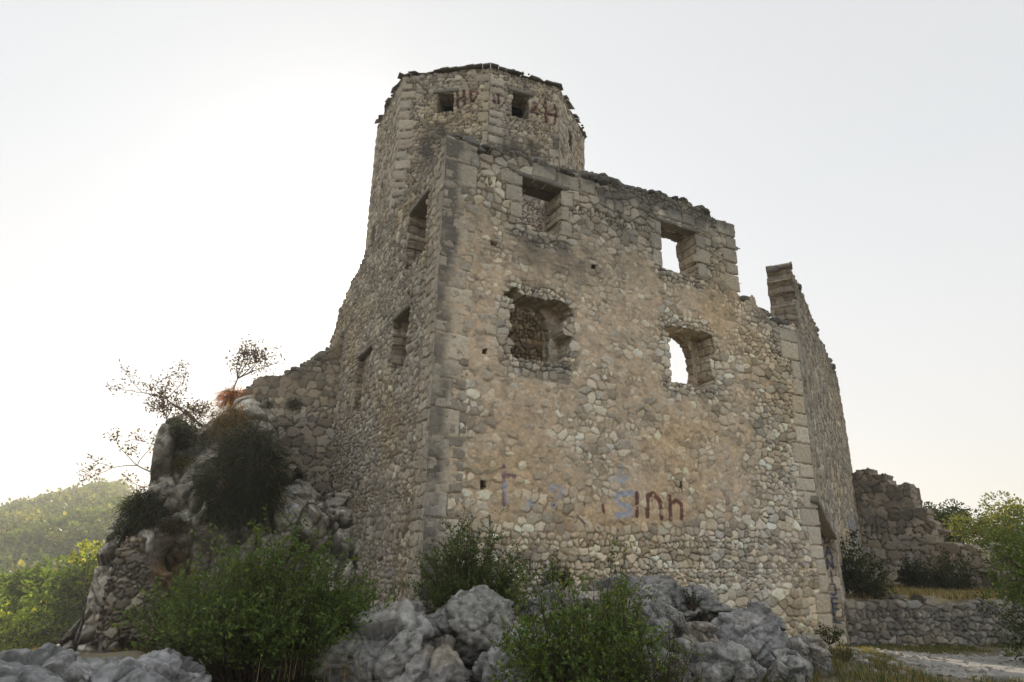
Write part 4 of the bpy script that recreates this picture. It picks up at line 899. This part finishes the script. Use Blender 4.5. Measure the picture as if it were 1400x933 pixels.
bush('leafy_bush', gb_(945, 826, 12.9), (.28, .2), .30, 18, 707, (.04, .06, .025), (.035, .015), 7, 6, label='tiny dark plant on the rock shelf under the facade', group='leafy bushes')
bush('leafy_bush', gb_(905, 950, 8.6), (.5, .4), .75, 45, 708, (.075, .085, .04), (.032, .012), 9, 7, label='small leaved yellowish bush right of the bottom centre bush', group='leafy bushes', yel=.35)
bush('leafy_bush', gb_(250, 862, 13.5), (1.0, .6), 1.2, 80, 709, (.09, .14, .04), (.05, .024), 7, 7, label='leafy bush at the cliff foot left of the broad bush', group='leafy bushes')
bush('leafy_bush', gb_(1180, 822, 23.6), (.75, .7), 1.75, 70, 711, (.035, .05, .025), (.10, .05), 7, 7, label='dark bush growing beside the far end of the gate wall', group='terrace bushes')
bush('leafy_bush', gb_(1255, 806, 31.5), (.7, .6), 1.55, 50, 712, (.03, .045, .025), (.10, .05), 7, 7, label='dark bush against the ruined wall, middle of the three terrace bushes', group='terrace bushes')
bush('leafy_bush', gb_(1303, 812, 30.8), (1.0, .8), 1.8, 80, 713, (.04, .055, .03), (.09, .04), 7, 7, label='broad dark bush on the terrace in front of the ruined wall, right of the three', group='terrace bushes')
bush('leafy_bush', gb_(1150, 900, 13.9), (.25, .2), .28, 18, 714, (.10, .10, .045), (.06, .012), 7, 5, label='tuft of weeds at the doorway sill', cat='weeds')
bush('leafy_bush', gb_(1133, 872, 17.6), (.35, .25), .32, 20, 715, (.06, .08, .03), (.06, .02), 7, 5, label='low weeds in the doorway of the keep', cat='weeds')

HC = (.036, .050, .028)
def hang(u, v, semi, seed, n, col, label, name='hanging_shrub', group='hanging shrubs', out_=.15, **k):
    """a shrub rooted on the rock face, semi = half width, depth, half height"""
    c = oncliff(u, v, out_); L_ = semi[2]/.42
    return droop(name, c+[0, 0, semi[2]], (semi[0], semi[1], 0), L_, n, seed, col, label, out=(nK[0], nK[1]), group=group, **k)
hang(336, 655, (.74, .40, 1.22), 801, 8500, HC, 'huge dark wiry shrub hanging down the cliff beside the curtain wall', out_=.25)
hang(296, 700, (.26, .22, .40), 811, 800, HC, 'dark straggling shrub on the left flank of the huge one')
hang(200, 698, (.55, .35, .42), 802, 2600, HC, 'dark wiry shrub draped over the left shoulder of the cliff')
hang(172, 735, (.24, .22, .34), 812, 650, HC, 'dark shrub hanging at the left edge of the cliff')
hang(250, 594, (.42, .35, .38), 803, 1500, (.045, .055, .038), 'dark shrub capping the rock spire')
hang(246, 634, (.40, .26, .26), 804, 1000, (.15, .17, .045), 'yellow green shrub below the rock spire')
hang(282, 662, (.30, .28, .30), 807, 900, HC, 'dark shrub in the cleft left of the huge shrub')
hang(238, 720, (.42, .28, .22), 810, 900, (.07, .06, .04), 'brownish shrub trailing under the left shoulder of the cliff')
droop('hanging_shrub', gb_(366, 545, 19.0), (.22, .16, .1), .50, 350, 805, HC, 'small dark tuft on the curtain wall above the huge shrub', group='hanging shrubs')
droop('hanging_shrub', gb_(404, 543, 19.1), (.27, .16, .1), .55, 420, 806, HC, 'small dark tuft on the curtain wall nearest the keep', group='hanging shrubs')
droop('dry_shrub', gb_(320, 530, 18.9), (.38, .3, .2), .8, 1300, 808, (.36, .15, .06), 'withered rust coloured shrub on the crest of the cliff')
hang(318, 580, (.55, .35, .45), 809, 1400, (.26, .18, .09), 'brown dry growth under the rust coloured shrub', 'dry_shrub', None, .1)

# bare branched tree and sapling against the sky
TB = (.09, .065, .055)
tree('sparse_tree', gb_(268, 668, 19.6), (-.9, 0, .5), 1.0, .06, 5, 901, TB, 'sparse small leaved tree reaching left from behind the rock spire', (.095, .05), 2, scatter=.08, bend=.28, up=.07, spread=.55, split=(2, 4), shrink=.80)
tree('sparse_tree', gb_(290, 600, 20.2), (-.7, 0, .6), .95, .04, 4, 902, TB, 'low sparse tree between the rock spire and the sapling', (.09, .045), 3, scatter=.10, bend=.3, up=.04, spread=.7, shrink=.76)
tree('sapling', gb_(312, 570, 19.7), (.02, 0, 1), 1.15, .03, 2, 903, TB, 'slender upright sapling on the crest beside the rust coloured shrub', (.10, .05), 4, scatter=.11, bend=.2, up=.3, spread=.75, shrink=.62, split=(4, 7))

def crown_cloud(rng, rx, rz, n, leaf, col, clumps=26, z0=0.):
    a = rng.uniform(0, 6.283, clumps); rr = np.sqrt(rng.random(clumps))*.8; zz = rng.uniform(.25, 1, clumps)
    cc = np.stack([np.cos(a)*rr*rx*np.sqrt(1-.6*(zz-.4)**2*2.2), np.sin(a)*rr*rx, z0+zz*rz], 1); cr_ = rx*rng.uniform(.22, .42, clumps)
    i = rng.integers(0, clumps, n); d = rng.normal(size=(n, 3)); d /= np.linalg.norm(d, axis=1)[:, None]
    P = cc[i]+d*cr_[i][:, None]*np.cbrt(rng.uniform(.3, 1, n))[:, None]*np.array([1, 1, .7])
    cb2 = rng.uniform(.75, 1.35, clumps)[i][:, None]
    return P, d, shade(rng, n, col, .22, .1)*cb2
def round_tree(name, base, rx, rz, n, leaf, seed, col, label, z0=.5, clumps=30, yel=.1):
    rng = np.random.default_rng(seed); root = empty(name, base, label=label, cat='tree')
    P, d, C = crown_cloud(rng, rx, rz, n, leaf, col, clumps, z0); A = Acc(); leaves(A, P, d+rng.normal(0, .7, P.shape), leaf*rng.uniform(.7, 1.3, n), leaf*.55, C, rng)
    S = Acc(); segs = [((0, 0, -1.5), (.05, 0, z0+rz*.3), .09, .06)]
    for k in range(60):
        j = rng.integers(0, n); q = P[j]; m = np.array([q[0]*.35, q[1]*.35, z0+rz*.3+(q[2]-z0-rz*.3)*.5]); segs += [((.05, 0, z0+rz*.25), m, .03, .018), (m, q, .016, .005)]
    tubes(S, segs, (.10, .08, .06), 5); A.build('crown', M_LEAF, (0, 0, 0), root, smooth=False); S.build('trunk', M_BARK, (0, 0, 0), root); return root
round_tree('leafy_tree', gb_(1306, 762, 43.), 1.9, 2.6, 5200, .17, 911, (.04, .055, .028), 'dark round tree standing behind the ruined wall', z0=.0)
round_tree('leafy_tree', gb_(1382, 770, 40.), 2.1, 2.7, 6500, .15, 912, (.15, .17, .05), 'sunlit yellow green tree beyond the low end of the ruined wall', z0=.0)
round_tree('leafy_tree', gb_(1452, 905, 19.5), 1.25, 2.35, 5200, .085, 913, (.11, .16, .04), 'green tree whose drooping leafy crown enters at the right edge', z0=.55, clumps=75)
round_tree('leafy_tree', gb_(1440, 915, 20.2), 1.3, 1.9, 3600, .08, 914, (.05, .075, .028), 'low dark leafy growth under the right edge tree beside the retaining wall', z0=-.2)

# grass and weeds, far too many blades to count
def grass(name, n, sample, h, seed, col, wdt=.006, brown=.5, bc=(.30, .22, .10)):
    rng = np.random.default_rng(seed); P = sample(rng, n); n = len(P)
    hh = h*rng.uniform(.4, 1.3, n)[:, None]; a = rng.uniform(0, 6.283, n); ln = rng.uniform(.1, .6, n)
    d1 = np.stack([np.cos(a)*ln*.4, np.sin(a)*ln*.4, np.ones(n)], 1); d2 = np.stack([np.cos(a)*ln*1.6, np.sin(a)*ln*1.6, np.full(n, .7)], 1)
    s = np.stack([-np.sin(a+.6), np.cos(a+.6), 0*a], 1)*wdt
    m1 = P+d1*hh*.5; t = m1+d2*hh*.5
    V = np.stack([P+s, P-s, m1-s*.7, m1+s*.7, t], 1).reshape(-1, 3); b = np.arange(n)[:, None]*5
    c = shade(rng, n, col, .3, .0); br = (rng.random(n) < brown)[:, None]; c = np.where(br, np.array([bc])*rng.uniform(.6, 1.4, (n, 1)), c)
    A = Acc(); A.add(V, Q=np.hstack([b, b+1, b+2, b+3]), T=np.hstack([b+3, b+2, b+4]), C=np.repeat(c, 5, 0))
    return tag(A.build(name, M_GRASS, smooth=False), kind='stuff')
def s_ground(x0, x1, y0, y1, f=2., th=0., az=None, nopath=True):
    def s(rng, n):
        x = rng.uniform(x0, x1, n); y = rng.uniform(y0, y1, n); k = fbm2(x, y, f, 3, 350) > th
        if az: a_ = np.degrees(np.arctan2(x, y)); k &= (a_ > az[0]) & (a_ < az[1])
        if nopath: k &= ~((y > 10.6+.1*(x-6)) & (y < 17.6+.25*(x-9)) & (x > 6.6+(y-11)*.42))
        x, y = x[k], y[k]; return np.stack([x, y, ground_z(x, y)-.01], 1)
    return s
grass('dry_grass', 110000, s_ground(-12, -2.2, 8.9, 19, 1.6, -.8, (-44, -24.5)), .20, 31, (.09, .10, .04), .006, .7, (.26, .18, .09))
grass('path_side_grass', 70000, s_ground(3.5, 11, 8.6, 18, 1.8, .0), .11, 32, (.09, .11, .04), .005, .6, (.30, .25, .13))
grass('rock_foot_grass', 16000, s_ground(-.6, 6.5, 9.3, 15, 1.8, -.1), .22, 33, (.07, .10, .035), .005, .35)
grass('verge_grass', 30000, s_ground(10, 19, 17.6, 22, 1.5, -.1, None), .11, 34, (.08, .12, .03), .008, .35)
def s_terr(rng, n):
    u = rng.uniform(-1, 13, n); w = rng.uniform(.4, 13, n)**1; k = fbm2(u, w, 1.3, 3, 351) > -.1; u, w = u[k], w[k]; p = ra+u[:, None]*eR-w[:, None]*nR; p[:, 2] = .28-.012*w; return p
grass('terrace_grass', 40000, s_terr, .20, 35, (.13, .13, .05), .012, .6, (.36, .28, .14))
# dry stalks among the big left bush
def s_pt(u, v, dist, r):
    def s(rng, n): return at(u, v, dist)+rng.normal(0, 1, (n, 3))*[r, r*.6, .03]
    return s
grass('tall_dry_stalks', 60, s_pt(430, 930, 9.3, .35), .75, 36, (.25, .2, .1), .004, .8, (.36, .28, .14))
0 and grass('crest_dry_grass', 2200, s_pt(300, 722, 17.4, .35), .30, 37, (.2, .17, .09), .007, .8, (.34, .25, .13))

# ------------------------------------------------------------------ wooded hillside at the left
def hill_tree_proto(seed, rx, rz, n, leaf, col, name):
    rng = np.random.default_rng(seed); P, d, C = crown_cloud(rng, rx, rz, n, leaf, col); A = Acc()
    leaves(A, P, d+rng.normal(0, .6, P.shape), leaf, leaf*.6, C, rng)
    S = Acc(); segs = [((0, 0, -1.), (.1, 0, rz*.35), rx*.07, rx*.05)]
    for k in range(6):
        a = k*1.05; segs.append(((.1, 0, rz*.33), (math.cos(a)*rx*.55, math.sin(a)*rx*.55, rz*(.55+.06*k)), rx*.04, rx*.012))
    tubes(S, segs, (.10, .08, .06), 5)
    root = empty(name, (0, 0, 0)); A.build('crown', M_HILL, (0, 0, 0), root, smooth=False); S.build('trunk', M_BARK, (0, 0, 0), root)
    return root
protos = [hill_tree_proto(951, 2.2, 4.2, 5200, .22, (.28, .32, .09), 'hill_tree'), hill_tree_proto(952, 2.6, 3.8, 5200, .22, (.26, .32, .08), 'hill_tree'), hill_tree_proto(953, 1.9, 4.6, 4800, .21, (.10, .15, .05), 'hill_tree')]
fresh = [True]*3
def put(k, loc, s, rz, label, group, cat='tree'):
    if fresh[k]: r = protos[k]; fresh[k] = False
    else:
        r = protos[k].copy(); SC.collection.objects.link(r)
        for ch in protos[k].children:
            c = ch.copy(); SC.collection.objects.link(c); c.parent = r
    r.location = loc; r.rotation_euler = (0, 0, rz); r.scale = (s, s, s*1.0); tag(r, label, cat, group); return r
rg = random.Random(77)
LB = ('bright yellow green tree in the sunlit belt on the slope below the cliff', 'broad yellow green tree in the sunlit belt on the slope below the cliff', 'darker green tree among the sunlit belt below the cliff')
cnt = 0
for rowd, n_r in ((50, 7), (62, 8), (76, 11), (92, 12), (108, 12)):
    for k in range(n_r):
        az = math.radians(-41+ (k+rg.uniform(.1, .9))*14/n_r); d = rowd+rg.uniform(-4, 4); x, y = math.sin(az)*d, math.cos(az)*d
        kk = rg.choice([0, 0, 1, 1, 2]); put(kk, (x, y, float(ground_z(x, y))-.3), rg.uniform(.95, 1.5)*(1.0), rg.uniform(0, 6.3), LB[kk], 'trees of the sunlit belt')
        cnt += 1
# the wood on the far slope reads as one mass
rng = np.random.default_rng(960); A = Acc(); nt_ = 0
for i in range(1500):
    az = math.radians(rng.uniform(-44, -24.)); d = 105+225*rng.random()**.8; x, y = math.sin(az)*d, math.cos(az)*d; z = float(ground_z(x, y))
    rx = rng.uniform(1.6, 3.6)*(1+(d-100)/400); rz = rx*rng.uniform(1.0, 1.6); n = 150
    P, dd, C = crown_cloud(rng, rx, rz, n, .6, (.11, .15, .045) if rng.random() < .7 else (.19, .20, .06), 9)
    lf = rx*.30; leaves(A, P+[x, y, z-.3], dd+rng.normal(0, .5, P.shape), lf, lf*.7, C, rng)
tag(A.build('hillside_wood', M_LEAF, smooth=False), kind='stuff')
# utility pole on the ridge
pp = at(12, 722, 240); pz = float(ground_z(pp[0], pp[1])); hp = at(14, 706, 240)[2]
pole = empty('utility_pole', (pp[0], pp[1], pz), label='thin wooden utility pole with crossarm on the far ridge, left edge', cat='pole')
S = Acc(); tubes(S, [((0, 0, 0), (.2, 0, hp-pz), .22, .14)], (.12, .10, .08), 8); S.build('shaft', M_BARK, (0, 0, 0), pole)
S = Acc(); tubes(S, [((-2.2, 0, hp-pz-.6), (2.6, 0, hp-pz-.5), .11, .11)], (.12, .10, .08), 6); S.build('crossarm', M_BARK, (0, 0, 0), pole)

# ------------------------------------------------------------------ summer haze
hz = bpy.data.materials.new('haze'); hz.use_nodes = True; t = hz.node_tree; t.nodes.remove(t.nodes['Principled BSDF'])
pv = N(t, 'ShaderNodeVolumePrincipled'); pv.inputs['Color'].default_value = (.93, .94, .95, 1); pv.inputs['Density'].default_value = .0010; pv.inputs['Anisotropy'].default_value = .35
t.links.new(pv.outputs[0], t.nodes['Material Output'].inputs['Volume'])
bm = bmesh.new(); bmesh.ops.create_cube(bm, size=1.); me = bpy.data.meshes.new('haze'); bm.to_mesh(me); bm.free(); me.materials.append(hz)
ho = bpy.data.objects.new('haze', me); SC.collection.objects.link(ho); ho.scale = (8400, 8400, 110); ho.location = (0, 0, 5); tag(ho, kind='stuff')
gr_ = bpy.data.objects['ground'].data; zs = np.empty(len(gr_.vertices)*3); gr_.vertices.foreach_get('co', zs); print('ground z', zs[2::3].min(), zs[2::3].max(), zs[0::3].max())
